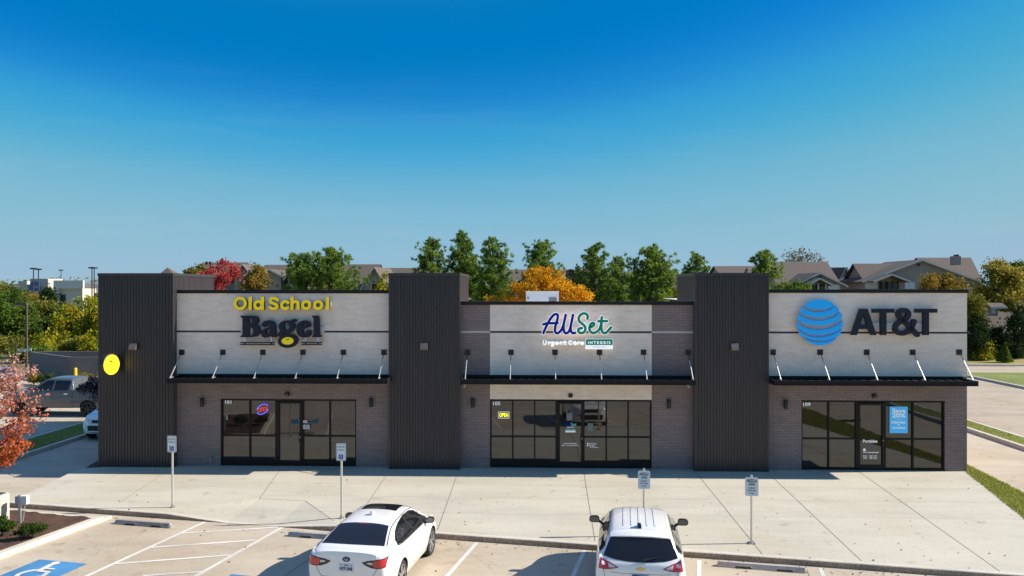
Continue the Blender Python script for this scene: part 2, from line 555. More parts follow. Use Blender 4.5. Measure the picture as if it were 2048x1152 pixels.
class Plate:
    """draws traced shapes on an upright plane facing the car park; traced in crop pixels"""

    def __init__(s, ox, oy, scale, Y):
        s.ox, s.oy, s.sc, s.Y = ox, oy, scale, Y

    def w(s, q, y=None):
        p_ = at(s.ox + q[0] / s.sc, s.oy + q[1] / s.sc, s.Y)
        return Vector((p_.x, s.Y if y is None else y, p_.z))

    def loops(s, mb, lps, yf, yb, mi=0):
        P = [[(s.w(q).x, s.w(q).z) for q in lp] for lp in lps]
        me = shape_mesh(P, abs(yb - yf))
        add_mesh(mb, me, Matrix.Translation((0, (yf + yb) / 2, 0)) @ Matrix.Rotation(R(90), 4, 'X'), mi)

    def stroke(s, mb, pts, w, yf, yb, mi=0, k=6, smooth=True):
        q = catmull(pts, k) if smooth else pts
        q = [s.w(a) for a in q]
        q = [Vector((a.x, a.z)) for a in q]
        r = w / 2 / s.sc * mpp(s.Y)
        # side points
        L_, R_ = [], []
        for i, a in enumerate(q):
            t = (q[min(i + 1, len(q) - 1)] - q[max(i - 1, 0)]).normalized()
            nn = Vector((-t.y, t.x))
            L_.append(a + nn * r); R_.append(a - nn * r)
        for i in range(len(q) - 1):
            e = .0002 * (i % 2)
            quad = [L_[i], L_[i + 1], R_[i + 1], R_[i]]
            mb.prism([(a.x, yf - e, a.y) for a in quad], (0, yb - yf, 0), mi)
        for j, (a, b) in enumerate(((q[0], q[1]), (q[-1], q[-2]))):
            t = (a - b).normalized(); an = math.atan2(t.y, t.x)
            fan = [(a.x + r * math.cos(an + x), yf - .0004, a.y + r * math.sin(an + x)) for x in np.linspace(-math.pi / 2, math.pi / 2, 9)]
            mb.prism(fan, (0, yb - yf, 0), mi)
# ------------------------------------------------------------------ ground, roads, kerbs
KD = R(11.4)                                   # the kerb and the stalls are turned from the facade
KU = Vector((math.cos(KD), -math.sin(KD), 0))  # along the kerb
KN = Vector((math.sin(KD), math.cos(KD), 0))   # from the car park to the shops
LOT = -.14
D, DT = 28.8, 28.47                            # brick wall and tower faces


def structure(o): return tag(o, kind='structure')


def sheet(name, pts, z, mat, zb=None):
    mb = MB()
    if zb is None: mb.poly([(p[0], p[1], z) for p in pts])
    else: mb.prism([(p[0], p[1], z) for p in pts], (0, 0, zb - z))
    return structure(mb.build(name, mat))


def ribbon(mb, a, b, w, z, mi=0):
    a, b = Vector((a[0], a[1], z)), Vector((b[0], b[1], z))
    t = (b - a).normalized(); nn = Vector((-t.y, t.x, 0)) * (w / 2)
    mb.quad(a - nn, b - nn, b + nn, a + nn, mi)


sheet('ground', [(-2500, -300), (2500, -300), (2500, 4000), (-2500, 4000)], -.19, M['field'])
sheet('parking_lot', [(-48, -22), (42, -22), (42, 69), (-48, 58)], LOT, M['lot'])
sheet('side_road', [(20.7, 30), (60, 30), (60, 69), (20.7, 69)], LOT + .004, M['drive'])


def kerbpt(x, z=LOT, back=0.0):
    p_ = gnd(x, 1013 + .0735 * x, LOT) + KN * back
    return Vector((p_.x, p_.y, z))


k0, k1, k2, k3 = 334, 451, 549, 670
LOW = LOT + .006
wall_l = gnd(198, 936)
Lc = gnd(16, 1003)
kl = kerbpt(12); kr = kerbpt(2500)
Rr = gnd(1935, 943)
Rd = (gnd(2048, 1035) - Rr).normalized()
Re = Rr + Rd * 12.5
# where the right edge meets the kerb
t_ = ((kr - kl).cross(Rr - kl)).z / (Rd.cross(kr - kl)).z
Rk = Rr + Rd * t_
ra, rb_ = gnd(519, 997), gnd(611, 1002)
W_ = .16
mb = MB()
flat = [kerbpt(16, 0, W_), kerbpt(k0, 0, W_), ra, rb_, kerbpt(k3, 0, W_), Vector((Rk.x, Rk.y, 0)) + KN * W_, Rr, Vector((14.9, 29.6, 0)),
        Vector((-15.2, 29.6, 0)), Vector((wall_l.x - .1, 28.8, 0)), gnd(165, 937), gnd(137, 947)]
mb.prism([(p.x, p.y, 0) for p in flat], (0, 0, -.3))
# dropped ramp and its two flares
mb.poly([kerbpt(k0, 0, W_), kerbpt(k1, LOW, W_), ra]); mb.poly([ra, kerbpt(k1, LOW, W_), kerbpt(k2, LOW, W_), rb_])
mb.poly([rb_, kerbpt(k2, LOW, W_), kerbpt(k3, 0, W_)])
J = [((913, 953), (875, 1060)), ((1167, 940), (1190, 1082)), ((772, 952), (725, 1022)), ((1388, 940), (1525, 1109)), ((1532, 942), (1723, 1122)),
     ((1716, 942), (2000, 1143)), ((560, 940), (519, 997)), ((330, 945), (240, 1005))]
for a, b in J: ribbon(mb, gnd(*a), gnd(*b), .014, .004, 1)
for y0 in (26.35, 24.75, 23.0):
    x1 = Rr.x + (y0 - Rr.y) / Rd.y * Rd.x
    ribbon(mb, (-17.0 if y0 > 25 else -8.8, y0), (x1 - .05, y0 - .12), .006, .004, 1)
for a, b in (((611, 1002), (668, 1042)), ((519, 997), (611, 1002))): ribbon(mb, gnd(*a), gnd(*b), .012, .004, 1)
structure(mb.build('pavement', [M['walk'], M['joint']]))
# kerb: pale top with a rounded edge, rough exposed face
mb = MB()
xs = [16] + list(np.linspace(60, k0, 8)) + list(np.linspace(k0, k1, 9))[1:] + [500] + list(np.linspace(k2, k3, 9)) + list(np.linspace(k3, 2600, 60))[1:]
prev = None
rng = random.Random(4)
for x in xs:
    if k0 < x < k3:
        t = min(1, max(0, (x - k0) / (k1 - k0))) if x < k1 else (1 - min(1, max(0, (x - k2) / (k3 - k2))) if x > k2 else 1)
    else: t = 0
    z = LOW * t + .002 * (1 - t)
    j = rng.uniform(-.006, .006)
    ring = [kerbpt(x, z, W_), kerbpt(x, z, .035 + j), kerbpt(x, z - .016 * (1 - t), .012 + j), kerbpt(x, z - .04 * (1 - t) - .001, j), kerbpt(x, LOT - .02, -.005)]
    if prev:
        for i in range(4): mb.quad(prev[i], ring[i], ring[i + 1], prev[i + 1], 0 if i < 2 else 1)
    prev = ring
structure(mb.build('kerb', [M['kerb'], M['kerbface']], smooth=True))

# parking lines
mb = MB()


NL = [0]


def pline(a, b, ext=0.0, w=.10):
    A, B = gnd(a[0], a[1], LOT), gnd(b[0], b[1], LOT)
    B = B + (B - A).normalized() * ext
    NL[0] += 1; ribbon(mb, A, B, w, LOT + .004 + .0006 * NL[0])


pline((410, 1044), (174, 1152), 2.5); pline((564, 1055), (392, 1152), 3.0)
for a, b in (((363, 1067), (556, 1054.6)), ((303, 1095), (512, 1080.5)), ((229, 1128), (460, 1110.5)), ((285, 1152), (404, 1144))): pline(a, b)
for a in ((954.5, 1084.6), (1169, 1101), (1398.6, 1120), (1640.5, 1136.8)):
    A = gnd(a[0], a[1], LOT); ribbon(mb, A, A - KN * 5.4, .10, LOT + .004)
A = gnd(1640.5, 1136.8, LOT)
for k in (1, 2): ribbon(mb, A + KU * 2.75 * k, A + KU * 2.75 * k - KN * 5.4, .10, LOT + .004)
structure(mb.build('parking_line_markings', M['paint']))
mb = MB()
for (a, b, ln) in (((880, 1120), (840, 1180), 0),): pass
for q in (2.75,):
    pass
for A, B in (((-30, 19.3), (9, 11.6)),): ribbon(mb, A, B, .015, LOT + .004)
A = gnd(1606, 1118, LOT); ribbon(mb, A, A - KN * 9, .015, LOT + .004)
A = gnd(700, 1062, LOT); ribbon(mb, A, A - KN * 9, .015, LOT + .004)
structure(mb.build('lot_joint_lines', M['joint']))


def blue_bay(px, py, s=1.45):
    """blue square with the wheelchair symbol, painted on the lot; px,py its far left corner"""
    o_ = gnd(px, py, LOT)
    P = lambda u, v, dz: Vector((o_.x, o_.y, LOT + dz)) + KU * (u * s) - KN * ((1 - v) * s)
    mb = MB(); mb.poly([P(0, 0, .004), P(1, 0, .004), P(1, 1, .004), P(0, 1, .004)], 0)
    ring = [(.48 + .22 * math.cos(a), .33 + .22 * math.sin(a)) for a in np.linspace(R(115), R(345), 22)]

    zz = [.006]

    def st(pts, w):
        for i in range(len(pts) - 1):
            zz[0] += .0005; a, b = P(*pts[i], zz[0]), P(*pts[i + 1], zz[0])
            t = (b - a).normalized(); nn = Vector((-t.y, t.x, 0)) * w * s / 2
            mb.quad(a - nn - t * .012, b - nn + t * .012, b + nn + t * .012, a + nn - t * .012, 1)
    st(ring, .075)
    st([(.44, .80), (.47, .50)], .10); st([(.45, .62), (.66, .62)], .06); st([(.46, .48), (.68, .48), (.76, .22), (.84, .25)], .075)
    mb.poly([P(.43 + .075 * math.cos(a), .90 + .075 * math.sin(a), .0065) for a in np.linspace(0, 6.1, 14)], 1)
    return structure(mb.build('accessible_bay_marking', [M['paint_blue'], M['paint']]))


blue_bay(79, 1119, 1.35)
blue_bay(463, 1148.5, 1.35)

# lawns and kerbs at the right
def lawn(name, pts, z=.0, seed=1):
    return sheet(name, pts, z, M['grass'], -.18)


lawn('lawn', [Re[:2], Rr[:2], (14.96, 29.2), (14.96, 41), (15.7, 41), (15.55, 30), (15.15, 25.8), (14.2, 14)], -.004)
lawn('lawn', [(19.72, -15), (20.7, -15), (20.7, 61), (19.72, 61)], .0)
lawn('lawn', [(31.6, 52), (60, 52), (60, 62.5), (31.6, 62.5)], .0)
sheet('lawn', [(20, 69.2), (110, 69.2), (110, 76), (20, 76)], 0, mottled('dry_lawn', (.20, .18, .05), (.36, .30, .10), 4, c3=(.46, .38, .16)), -.18)
lawn('lawn', [(-21.6, 8), (-19.95, 8), (-19.95, 38), (-21.6, 38.3)], .0)
mb = MB()
for x0, x1, y0, y1 in ((19.54, 19.718, -15, 61), (20.702, 20.86, -15, 61), (31.4, 31.598, 51.8, 62.7), (31.4, 60, 51.62, 51.8), (20, 110, 69.0, 69.198),
                       (-19.948, -19.77, 8, 38.1), (-21.78, -21.602, 8, 38.3)):
    mb.box(x0, x1, y0, y1, -.18, .012)
structure(mb.build('lawn_kerb', M['kerb']))

# planting bed at the lower left
A_ = gnd(207, 1043, LOT)                      # near end of the bed's kerb
B_ = gnd(0, 1119, LOT)
dd = (B_ - A_).normalized(); nn = Vector((dd.y, -dd.x, 0))
if nn.x > 0: nn = -nn
C_ = A_ + nn * 3.6 + KU * 0
mb = MB()
e = A_ + dd * 6
mb.prism([A_, e, e + nn * .2, A_ + nn * .2], (0, 0, .14))
mb.prism([A_ - dd * .35 + nn * .04, A_, A_ + nn * .2, A_ - dd * .28 + nn * .16], (0, 0, .07))
f_ = A_ + nn * .202
far = f_ + nn * 4.2
mb.prism([f_, f_ + dd * .12, far + dd * .12, far], (0, 0, .11))
structure(mb.build('bed_kerb', M['kerb']))
mb = MB(); g0 = f_ + dd * .122; g1 = far + dd * .122
rng = random.Random(2)
nu, nv = 26, 34
grid = [[g0 + nn * (4.0 * i / nu) + dd * (5.8 * j / nv) + Vector((0, 0, .07 + rng.uniform(-.02, .025) + (.05 if 0 < i < nu else 0))) for j in range(nv + 1)] for i in range(nu + 1)]
for i in range(nu):
    for j in range(nv): mb.quad(grid[i][j], grid[i + 1][j], grid[i + 1][j + 1], grid[i][j + 1])
structure(mb.build('planting_bed', M['mulch'], smooth='all'))
sheet('planting_bed', [gnd(171, 936), gnd(198, 920), (wall_l.x - .02, 30.5), (wall_l.x - .02, 28.4)], .006, M['mulch'])

# ------------------------------------------------------------------ the shop building
bld = thing('retail_building', 'long single storey shop building with pale brick bays between dark ribbed metal towers', 'building', (0, D, 0))
X = lambda px, Y=D: at(px, CY, Y).x
Z = lambda px, py, Y=D: at(px, py, Y).z
T = [(X(198, DT), X(345, DT)), (X(779, DT), X(918, DT)), (X(1391, DT), X(1536, DT))]
TB, TZ = 32.15, 6.93
BACK = 39.6
Z_BASE = -.02


def ribs(mb, a, b, z0, z1, nrm):
    """ribbed sheet between plan points a and b facing nrm"""
    a, b, nrm = Vector(a), Vector(b), Vector(nrm)
    L = (b - a).length; t = (b - a) / L
    n_ = round(L / .105); p = L / n_
    pts = []
    for i in range(n_):
        for f, h in ((.0, 0), (.12, .022), (.55, .022), (.67, 0)):
            pts.append(a + t * (i + f) * p + nrm * h)
    pts.append(b)
    for i in range(len(pts) - 1):
        q, r = pts[i], pts[i + 1]
        mb.quad((q.x, q.y, z0), (r.x, r.y, z0), (r.x, r.y, z1), (q.x, q.y, z1))


for i, (x0, x1) in enumerate(T):
    mb = MB()
    f = DT + .022
    ribs(mb, (x0, f, 0), (x1, f, 0), Z_BASE, TZ - .1, (0, -1, 0))
    ribs(mb, (x1, f, 0), (x1, TB, 0), Z_BASE, TZ - .1, (1, 0, 0))
    ribs(mb, (x0, TB, 0), (x0, f, 0), Z_BASE, TZ - .1, (-1, 0, 0))
    ribs(mb, (x1, TB, 0), (x0, TB, 0), Z_BASE, TZ - .1, (0, 1, 0))
    # corner trims
    for xc in (x0, x1): mb.box(xc - .03, xc + .03, f - .03, f + .03, Z_BASE, TZ - .1)
    mb.poly([(x0, f, TZ - .15), (x1, f, TZ - .15), (x1, TB, TZ - .15), (x0, TB, TZ - .15)])
    tw = mb.build('tower', M['metal_dark'], bld, fix=False)
    c = MB()
    for a in ((x0 - .04, x1 + .04, f - .06, f + .06), (x0 - .04, x1 + .04, TB - .06, TB + .06), (x0 - .04, x0 + .06, f + .06, TB - .06), (x1 - .06, x1 + .04, f + .06, TB - .06)):
        c.box(*a, TZ - .1, TZ)
    c.build('tower_cap', M['metal_dark'], tw)

P1, P2, P3 = Z(565, 580), Z(1140, 603), Z(1740, 579)
RX = X(1934)
BAYS = [(T[0][1] + .001, T[1][0] - .001, P1), (T[1][1] + .001, T[2][0] - .001, P2), (T[2][1] + .001, RX, P3)]
# shop fronts in photograph pixels: left, right, top, mullions, door (left, glass l, glass r, right)
SF = [dict(l=441, r=712.5, t=798, m=[498.5, 658.8], d=(552.8, 557.5, 599, 603.5), rail=871.8, base=919),
      dict(l=980, r=1303.5, t=799, m=[1025.3, 1069.3, 1213, 1257], d=(1114.4, 1119.5, 1163, 1166.5), rail=873.8, base=921.5),
      dict(l=1603, r=1890, t=801, m=[1658.6, 1827.6], d=(1716, 1721, 1766, 1770), rail=878, base=938)]
ZB = (4.80, 4.87)                              # reveal band
for i, (x0, x1, pz) in enumerate(BAYS):
    s = SF[i]
    sx0, sx1, sz = X(s['l']), X(s['r']), Z((s['l'] + s['r']) / 2, s['t'])
    zc = 3.30                                   # light brick above, dark below
    mb = MB()
    B = lambda a, b, c, d, mi, y=D: mb.box(a, b, y, D + .3, c, d, mi)
    if i == 1:
        for (u, v, mt) in ((x0, sx0, 1), (sx0, sx1, 0), (sx1, x1, 1)):
            B(u, v, ZB[1], pz - .12, mt); B(u, v, ZB[0], ZB[1], 3 if mt == 1 else 2, D + .012); B(u, v, zc, ZB[0], mt)
            B(u, v, sz if mt == 0 else Z_BASE, zc, mt)
    else:
        B(x0, x1, ZB[1], pz - .12, 0); B(x0, x1, ZB[0], ZB[1], 2, D + .012); B(x0, x1, zc, ZB[0], 0)
        B(x0, sx0, sz, zc, 1); B(sx0, sx1, sz, zc, 1); B(sx1, x1, sz, zc, 1)
        B(x0, sx0, Z_BASE, sz, 1); B(sx1, x1, Z_BASE, sz, 1)
    # side and back walls with the flat roof behind
    if i == 2: mb.box(RX - .3, RX, D + .301, BACK, Z_BASE, pz - .12, 1)
    if i == 0: mb.box(T[0][0] + .25, T[0][0] + .55, TB + .01, BACK, Z_BASE, pz - .12, 1)
    mb.build('wall', [M['brick_light'], M['brick_dark'], M['band_dark'], M['band_light']], bld)
    c = MB(); c.box(x0 + .002, x1 + (.04 if i == 2 else -.002), D - .04, D + .34, pz - .12, pz)
    if i == 2: c.box(RX - .34, RX + .04, D + .341, BACK, pz - .12, pz)
    c.build('parapet_cap', M['cap'], bld)
    # shop front frame, panes, door
    fr, gl = MB(), MB()
    yf, yb = D + .05, D + .15
    g = D + .11
    w = .05
    zr, zb = Z(s['m'][0], s['rail']), max(.08, Z(s['m'][0], s['base']))
    fr.box(sx0 + .002, sx0 + w, yf, yb, 0, sz - .002); fr.box(sx1 - w, sx1 - .002, yf, yb, 0, sz - .002)
    fr.box(sx0 + w, sx1 - w, yf, yb, sz - .07, sz - .002)
    dl, gl0, gl1, dr = [X(q) for q in s['d']]
    posts = [sx0 + w / 2] + [X(q) for q in s['m']] + [sx1 - w / 2]
    for q in s['m']: fr.box(X(q) - w / 2, X(q) + w / 2, yf, yb, 0, sz - .07)
    fr.box(dl - .06, dl - .004, yf - .004, yb, 0, sz - .07); fr.box(dr + .004, dr + .05, yf - .004, yb, 0, sz - .07)
    for a, b in ((sx0 + w, dl - .06), (dr + .05, sx1 - w)):
        fr.box(a, b, yf + .004, yb, zr - .025, zr + .025); fr.box(a, b, yf + .004, yb, 0, zb)
    win = fr.build('shop_window', M['frame'], bld)
    for a, b in ((sx0 + w, dl - .06), (dr + .05, sx1 - w)):
        gl = MB()
        ed = sorted([a] + [X(q) for q in s['m'] if a < X(q) < b] + [b])
        for u, v in zip(ed[:-1], ed[1:]):
            jj = random.Random(int(u * 100)).uniform(-.0015, .0015)
            for (z0, z1) in ((zb, zr - .02), (zr + .02, sz - .06)):
                gl.quad((u, g + jj, z0), (v, g - jj, z0), (v, g - jj + .001, z1), (u, g + jj + .001, z1))
        gl.build('window_panes', M['glass'], win)
    dm = MB()
    dt_, db = sz - .10, .02
    dm.box(dl, gl0 + .01, yf - .01, yb - .01, db, dt_); dm.box(gl1 - .01, dr, yf - .01, yb - .01, db, dt_)
    dm.box(gl0 + .01, gl1 - .01, yf - .01, yb - .01, dt_ - .07, dt_); dm.box(gl0 + .01, gl1 - .01, yf - .01, yb - .01, db, db + .16)
    door = dm.build('door', M['frame'], bld)
    g2 = MB(); g2.quad((gl0, g - .012, db + .1), (gl1, g - .012, db + .1), (gl1, g - .011, dt_ - .05), (gl0, g - .011, dt_ - .05))
    g2.build('door_pane', M['glass'], door)
    hd = MB(); hx = gl1 - .015
    hd.tube([(hx, yf - .01, .85), (hx, yf - .07, .87), (hx, yf - .08, 1.0), (hx, yf - .07, 1.16), (hx, yf - .01, 1.18)], .014, 8)
    hd.build('door_handle', M['black'], door, smooth=True)
    lk = MB(); lk.lathe([(0, -.035), (.022, -.03), (.026, 0)], (hx + .03, yf - .01, 1.05), 'Y', 12)
    lk.build('door_lock', M['steel'], door, smooth=True)
mb = MB()
for (x0, x1, pz) in BAYS: mb.poly([(x0 - 2, D + .3, pz - .45), (x1 + (2 if x1 < 14 else -.3), D + .3, pz - .45), (x1 + (2 if x1 < 14 else -.3), BACK, pz - .45), (x0 - 2, BACK, pz - .45)])
mb.box(T[0][0] + .25, RX, BACK - .3, BACK - .02, Z_BASE, P2 - .3)
mb.build('roof', M['roofing'], bld)

# steel canopies hung from rods
CYF = 27.78
ROD = [[364, 446, 526, 606, 687, 768], [935, 1022, 1110, 1199, 1287, 1376], [1546, 1640, 1733, 1825, 1918]]
CX_ = [(X(333, CYF), X(775, CYF)), (X(921, CYF), X(1392, CYF)), (X(1549, CYF), X(1957, CYF))]
ct, cb_ = Z(1150, 759.5, CYF), Z(1150, 769.5, CYF)
for i, (x0, x1) in enumerate(CX_):
    mb = MB()
    t = .06
    mb.box(x0, x1, CYF, CYF + t, cb_, ct)                       # front channel
    mb.box(x0, x1, CYF - .02, CYF, ct - .03, ct); mb.box(x0, x1, CYF - .02, CYF, cb_, cb_ + .03)
    mb.box(x0, x0 + t, CYF + t, D - .06, cb_, ct - .001); mb.box(x1 - t, x1, CYF + t, D - .06, cb_, ct - .001)
    mb.box(x0, x1, D - .06, D - .001, cb_ - .01, ct + .05)      # ledger on the wall
    n_ = int((x1 - x0) / .15)
    for k in range(n_):                                         # ribbed deck
        a = x0 + t + (x1 - x0 - 2 * t) * k / n_; b = x0 + t + (x1 - x0 - 2 * t) * (k + 1) / n_
        zz = cb_ + .07 if k % 2 == 0 else cb_ + .115
        mb.quad((a, CYF + t, zz), (b, CYF + t, zz), (b, D - .06, zz), (a, D - .06, zz))
        z2 = cb_ + .115 if k % 2 == 0 else cb_ + .07
        mb.quad((b, CYF + t, zz), (b, D - .06, zz), (b, D - .06, z2), (b, CYF + t, z2))
    cn = mb.build('canopy', M['canopy'], bld, fix=False)
    for px in ROD[i]:
        xr = X(px); zp = Z(px, 704.5)
        pl = MB(); pl.box(xr - .095, xr + .095, D - .03, D - .001, zp - .095, zp + .095)
        pl.build('anchor_plate', M['black'], cn)
        ro = MB()
        a, b = Vector((xr, D - .05, zp - .02)), Vector((xr, CYF + .09, ct + .02))
        m_ = a.lerp(b, .3)
        ro.tube([a, m_], .013, 6, 1); ro.tube([m_, b], .018, 8, 0)
        ro.tube([a + Vector((0, .04, .01)), a], .022, 6, 1)
        ro.box(xr - .012, xr + .012, CYF + .02, CYF + .30, ct + .001, ct + .03, 0)
        ro.box(xr - .035, xr + .035, CYF + .06, CYF + .12, ct + .001, ct + .012, 0)
        ro.build('tie_rod', [M['rod'], M['black']], cn)


# ------------------------------------------------------------------ lamps, vents, cameras and small things on the wall
def wall_lamp(px, py, where):
    x, z = X(px), Z(px, py)
    o = thing('wall_lamp', 'black up and down wall lamp ' + where, 'lamp', (x, D, z), 'black wall lamps beside the shop fronts')
    mb = MB(); mb.box(x - .05, x + .05, D - .03, D - .001, z - .07, z + .07); mb.build('back_plate', M['black'], o)
    mb = MB(); mb.lathe([(.0, -.16), (.062, -.16), (.068, -.15), (.068, .15), (.062, .16), (.0, .16)], (x, D - .10, z), 'Z', 16); mb.build('lamp_shade', M['black'], o, smooth=True)


for px, py, w_ in ((406, 804, 'between the corner tower and the window numbered 101'), (743, 804, 'between the window numbered 101 and the second tower'),
                   (946, 805, 'between the second tower and the window numbered 105'), (1337, 807, 'between the window numbered 105 and the third tower'),
                   (1570, 808, 'between the third tower and the window numbered 109')):
    wall_lamp(px, py, w_)
for px, py, w_ in ((269, 692, 'on the corner tower near the round yellow sign'), (849, 692, 'on the middle tower between two canopies'), (1468, 693, 'on the tower beside the blue globe sign')):
    x, z = X(px, DT), Z(px, py, DT)
    o = thing('flood_lamp', 'small bronze box light ' + w_, 'lamp', (x, DT, z), 'box lights on the towers')
    mb = MB(); mb.box(x - .12, x + .12, DT - .03, DT - .003, z - .12, z + .12); mb.build('back_plate', M['metal_dark'], o)
    mb = MB(); mb.prism([(x - .125, DT - .03, z + .13), (x - .125, DT - .09, z + .12), (x - .125, DT - .2, z - .06), (x - .125, DT - .18, z - .13), (x - .125, DT - .03, z - .13)], (.25, 0, 0))
    h = mb.build('housing', plain('lamp_bronze', (.16, .13, .12), .35, .3, var=.03), o)
    mb = MB(); mb.quad((x - .1, DT - .16, z - .133), (x + .1, DT - .16, z - .133), (x + .1, DT - .05, z - .133), (x - .1, DT - .05, z - .133)); mb.build('lens', M['clear'], h)
for px, py, w_ in ((575, 788, 'above the door numbered 101'), (1141, 791, 'on the pale lintel above the clinic door'), (1748, 792, 'above the door of the shop with the blue poster')):
    x, z = X(px), Z(px, py)
    o = thing('alarm_bell', 'round dark alarm sounder ' + w_, 'alarm', (x, D, z), 'round alarm sounders over the doors')
    mb = MB(); mb.lathe([(.085, 0), (.085, -.05), (.07, -.07), (.04, -.075), (.0, -.06)], (x, D - .001, z), 'Y', 20); mb.build('casing', M['black'], o, smooth=True)
    mb = MB(); mb.lathe([(.018, -.074), (.014, -.09), (0, -.092)], (x + .01, D - .001, z - .05), 'Y', 10); mb.build('indicator', M['steel'], o, smooth=True)
for px, py, w_ in ((928, 772, 'under the left end of the clinic canopy'), (1377, 772, 'under the right end of the clinic canopy'), (770, 765, 'under the right end of the bagel shop canopy')):
    x, z = X(px), Z(px, py)
    o = thing('security_camera', 'small white security camera ' + w_, 'camera', (x, D, z))
    mb = MB(); mb.lathe([(.06, 0), (.06, -.03), (.03, -.04), (.03, -.06)], (x, D - .001, z + .03), 'Y', 14); mb.build('mount', M['white'], o, smooth=True)
    mb = MB(); mb.lathe([(.0, -.19), (.045, -.18), (.05, -.17), (.05, -.07), (.03, -.05), (0, -.05)], (x, D, z), 'Y', 14); h = mb.build('body', M['white'], o, smooth=True)
    mb = MB(); mb.lathe([(.03, -.19), (.03, -.193), (0, -.195)], (x, D, z), 'Y', 12); mb.build('lens', M['black'], h, smooth=True)
x, z = X(423), .33
o = thing('hose_tap', 'small metal hose tap low on the brick beside window 101', 'tap', (x, D, z))
mb = MB(); mb.tube([(x, D, z), (x, D - .07, z), (x, D - .1, z - .04), (x, D - .1, z - .16)], .018, 8); mb.build('spout', M['steel'], o, smooth=True)
mb = MB(); mb.lathe([(.0, 0), (.035, .004), (.035, .016), (0, .02)], (x, D - .06, z + .03), 'Z', 10); mb.build('tap_handle', M['steel'], o, smooth=True)

# rooftop unit
x0, x1, y_ = X(1052, 34), X(1117.5, 34), 34.0
zt = Z(1085, 583, 34)
o = thing('rooftop_unit', 'white rooftop air conditioning unit behind the clinic parapet', 'air conditioner', ((x0 + x1) / 2, 35, P2 - .45))
mb = MB(); mb.box(x0, x1, y_, y_ + 1.6, P2 - .35, zt - .03); mb.box(x0 - .02, x1 + .02, y_ - .02, y_ + 1.62, zt - .03, zt); cs = mb.build('casing', M['white'], o)
mb = MB(); mb.box(x0 + .95, x0 + 1.3, y_ - .012, y_ - .001, P2 - .2, zt - .22); mb.build('access_panel', plain('panel_grey', (.55, .55, .54), .5, var=.02), cs)
mb = MB()
for k in range(6): mb.box(x0 + .97, x0 + 1.28, y_ - .02, y_ - .012, zt - .28 - .045 * k, zt - .26 - .045 * k)
mb.box(x0 + .07, x0 + .11, y_ - .02, y_ - .001, zt - .32, zt - .22); mb.build('louvre', M['black'], cs)
mb = MB(); mb.box(x0 + .05, x1 - .05, y_ + .05, y_ + 1.55, P2 - .449, P2 - .351); mb.build('roof_curb', M['roofing'], o)

# ------------------------------------------------------------------ signs on the facade
YEL = plain('yellow_face', (.86, .66, .01), .35, emit=(1, .72, .0), es=.10, var=0)
NVY = plain('navy_face', (.016, .017, .03), .5, 0, .3, var=.03)
BLU = plain('blue_face', (.003, .02, .34), .5, 0, .15, var=0)
GRN = plain('green_face', (.0, .34, .22), .5, 0, .15, var=0)
WHT = plain('white_face', (.85, .85, .86), .4, emit=(1, 1, 1), es=.3, var=0)
CYA = plain('cyan_face', (.0, .30, .80), .35, emit=(0, .42, .9), es=.12, var=0)
GRY = plain('diffuser_grey', (.48, .44, .42), .5, var=.03)
BRT = plain('dark_return', (.03, .022, .015), .5, var=0)
RW = plain('raceway_paint', (.66, .6, .57), .6, var=.03)


def sign_root(name, label, px, py):
    return thing(name, label, 'sign', (X(px), D, Z(px, py)))


YS = D - .28
p1 = Plate(460, 585, 9.752, YS)
o = sign_root('wall_sign', 'raised sign reading Old School Bagel with yellow top line and navy lower word', 565, 645)


def oldschool(mb, w, yf, yb, mi):
    S = lambda pts, **k: p1.stroke(mb, pts, w, yf, yb, mi, **k)
    ci = lambda cx, cy, r, a0=0, a1=360, n=26: [(cx + r * math.cos(R(a)), cy + r * math.sin(R(a))) for a in np.linspace(a0, a1, n)]
    hw = w / 2
    bar = lambda x, y0, y1: p1.loops(mb, [[(x - hw, y0 - (w - 58) / 2), (x + hw, y0 - (w - 58) / 2), (x + hw, y1 + (w - 58) / 2), (x - hw, y1 + (w - 58) / 2)]], yf, yb, mi)
    S(ci(197, 213, 102), smooth=False); bar(392, 80, 342)
    S(ci(552, 244, 71), smooth=False); bar(630, 80, 342)
    S([(922, 146), (890, 120), (845, 111), (800, 125), (785, 160), (800, 192), (850, 214), (900, 238), (918, 274), (900, 306), (860, 318), (815, 312), (775, 285)])
    S(ci(1078, 245, 71, 42, 318), smooth=False)
    bar(1207, 80, 342); S([(1212, 230), (1232, 190), (1275, 176), (1315, 196), (1326, 240), (1327, 312)])
    S(ci(1485, 244, 71), smooth=False); S(ci(1720, 244, 71), smooth=False); bar(1899, 80, 342)


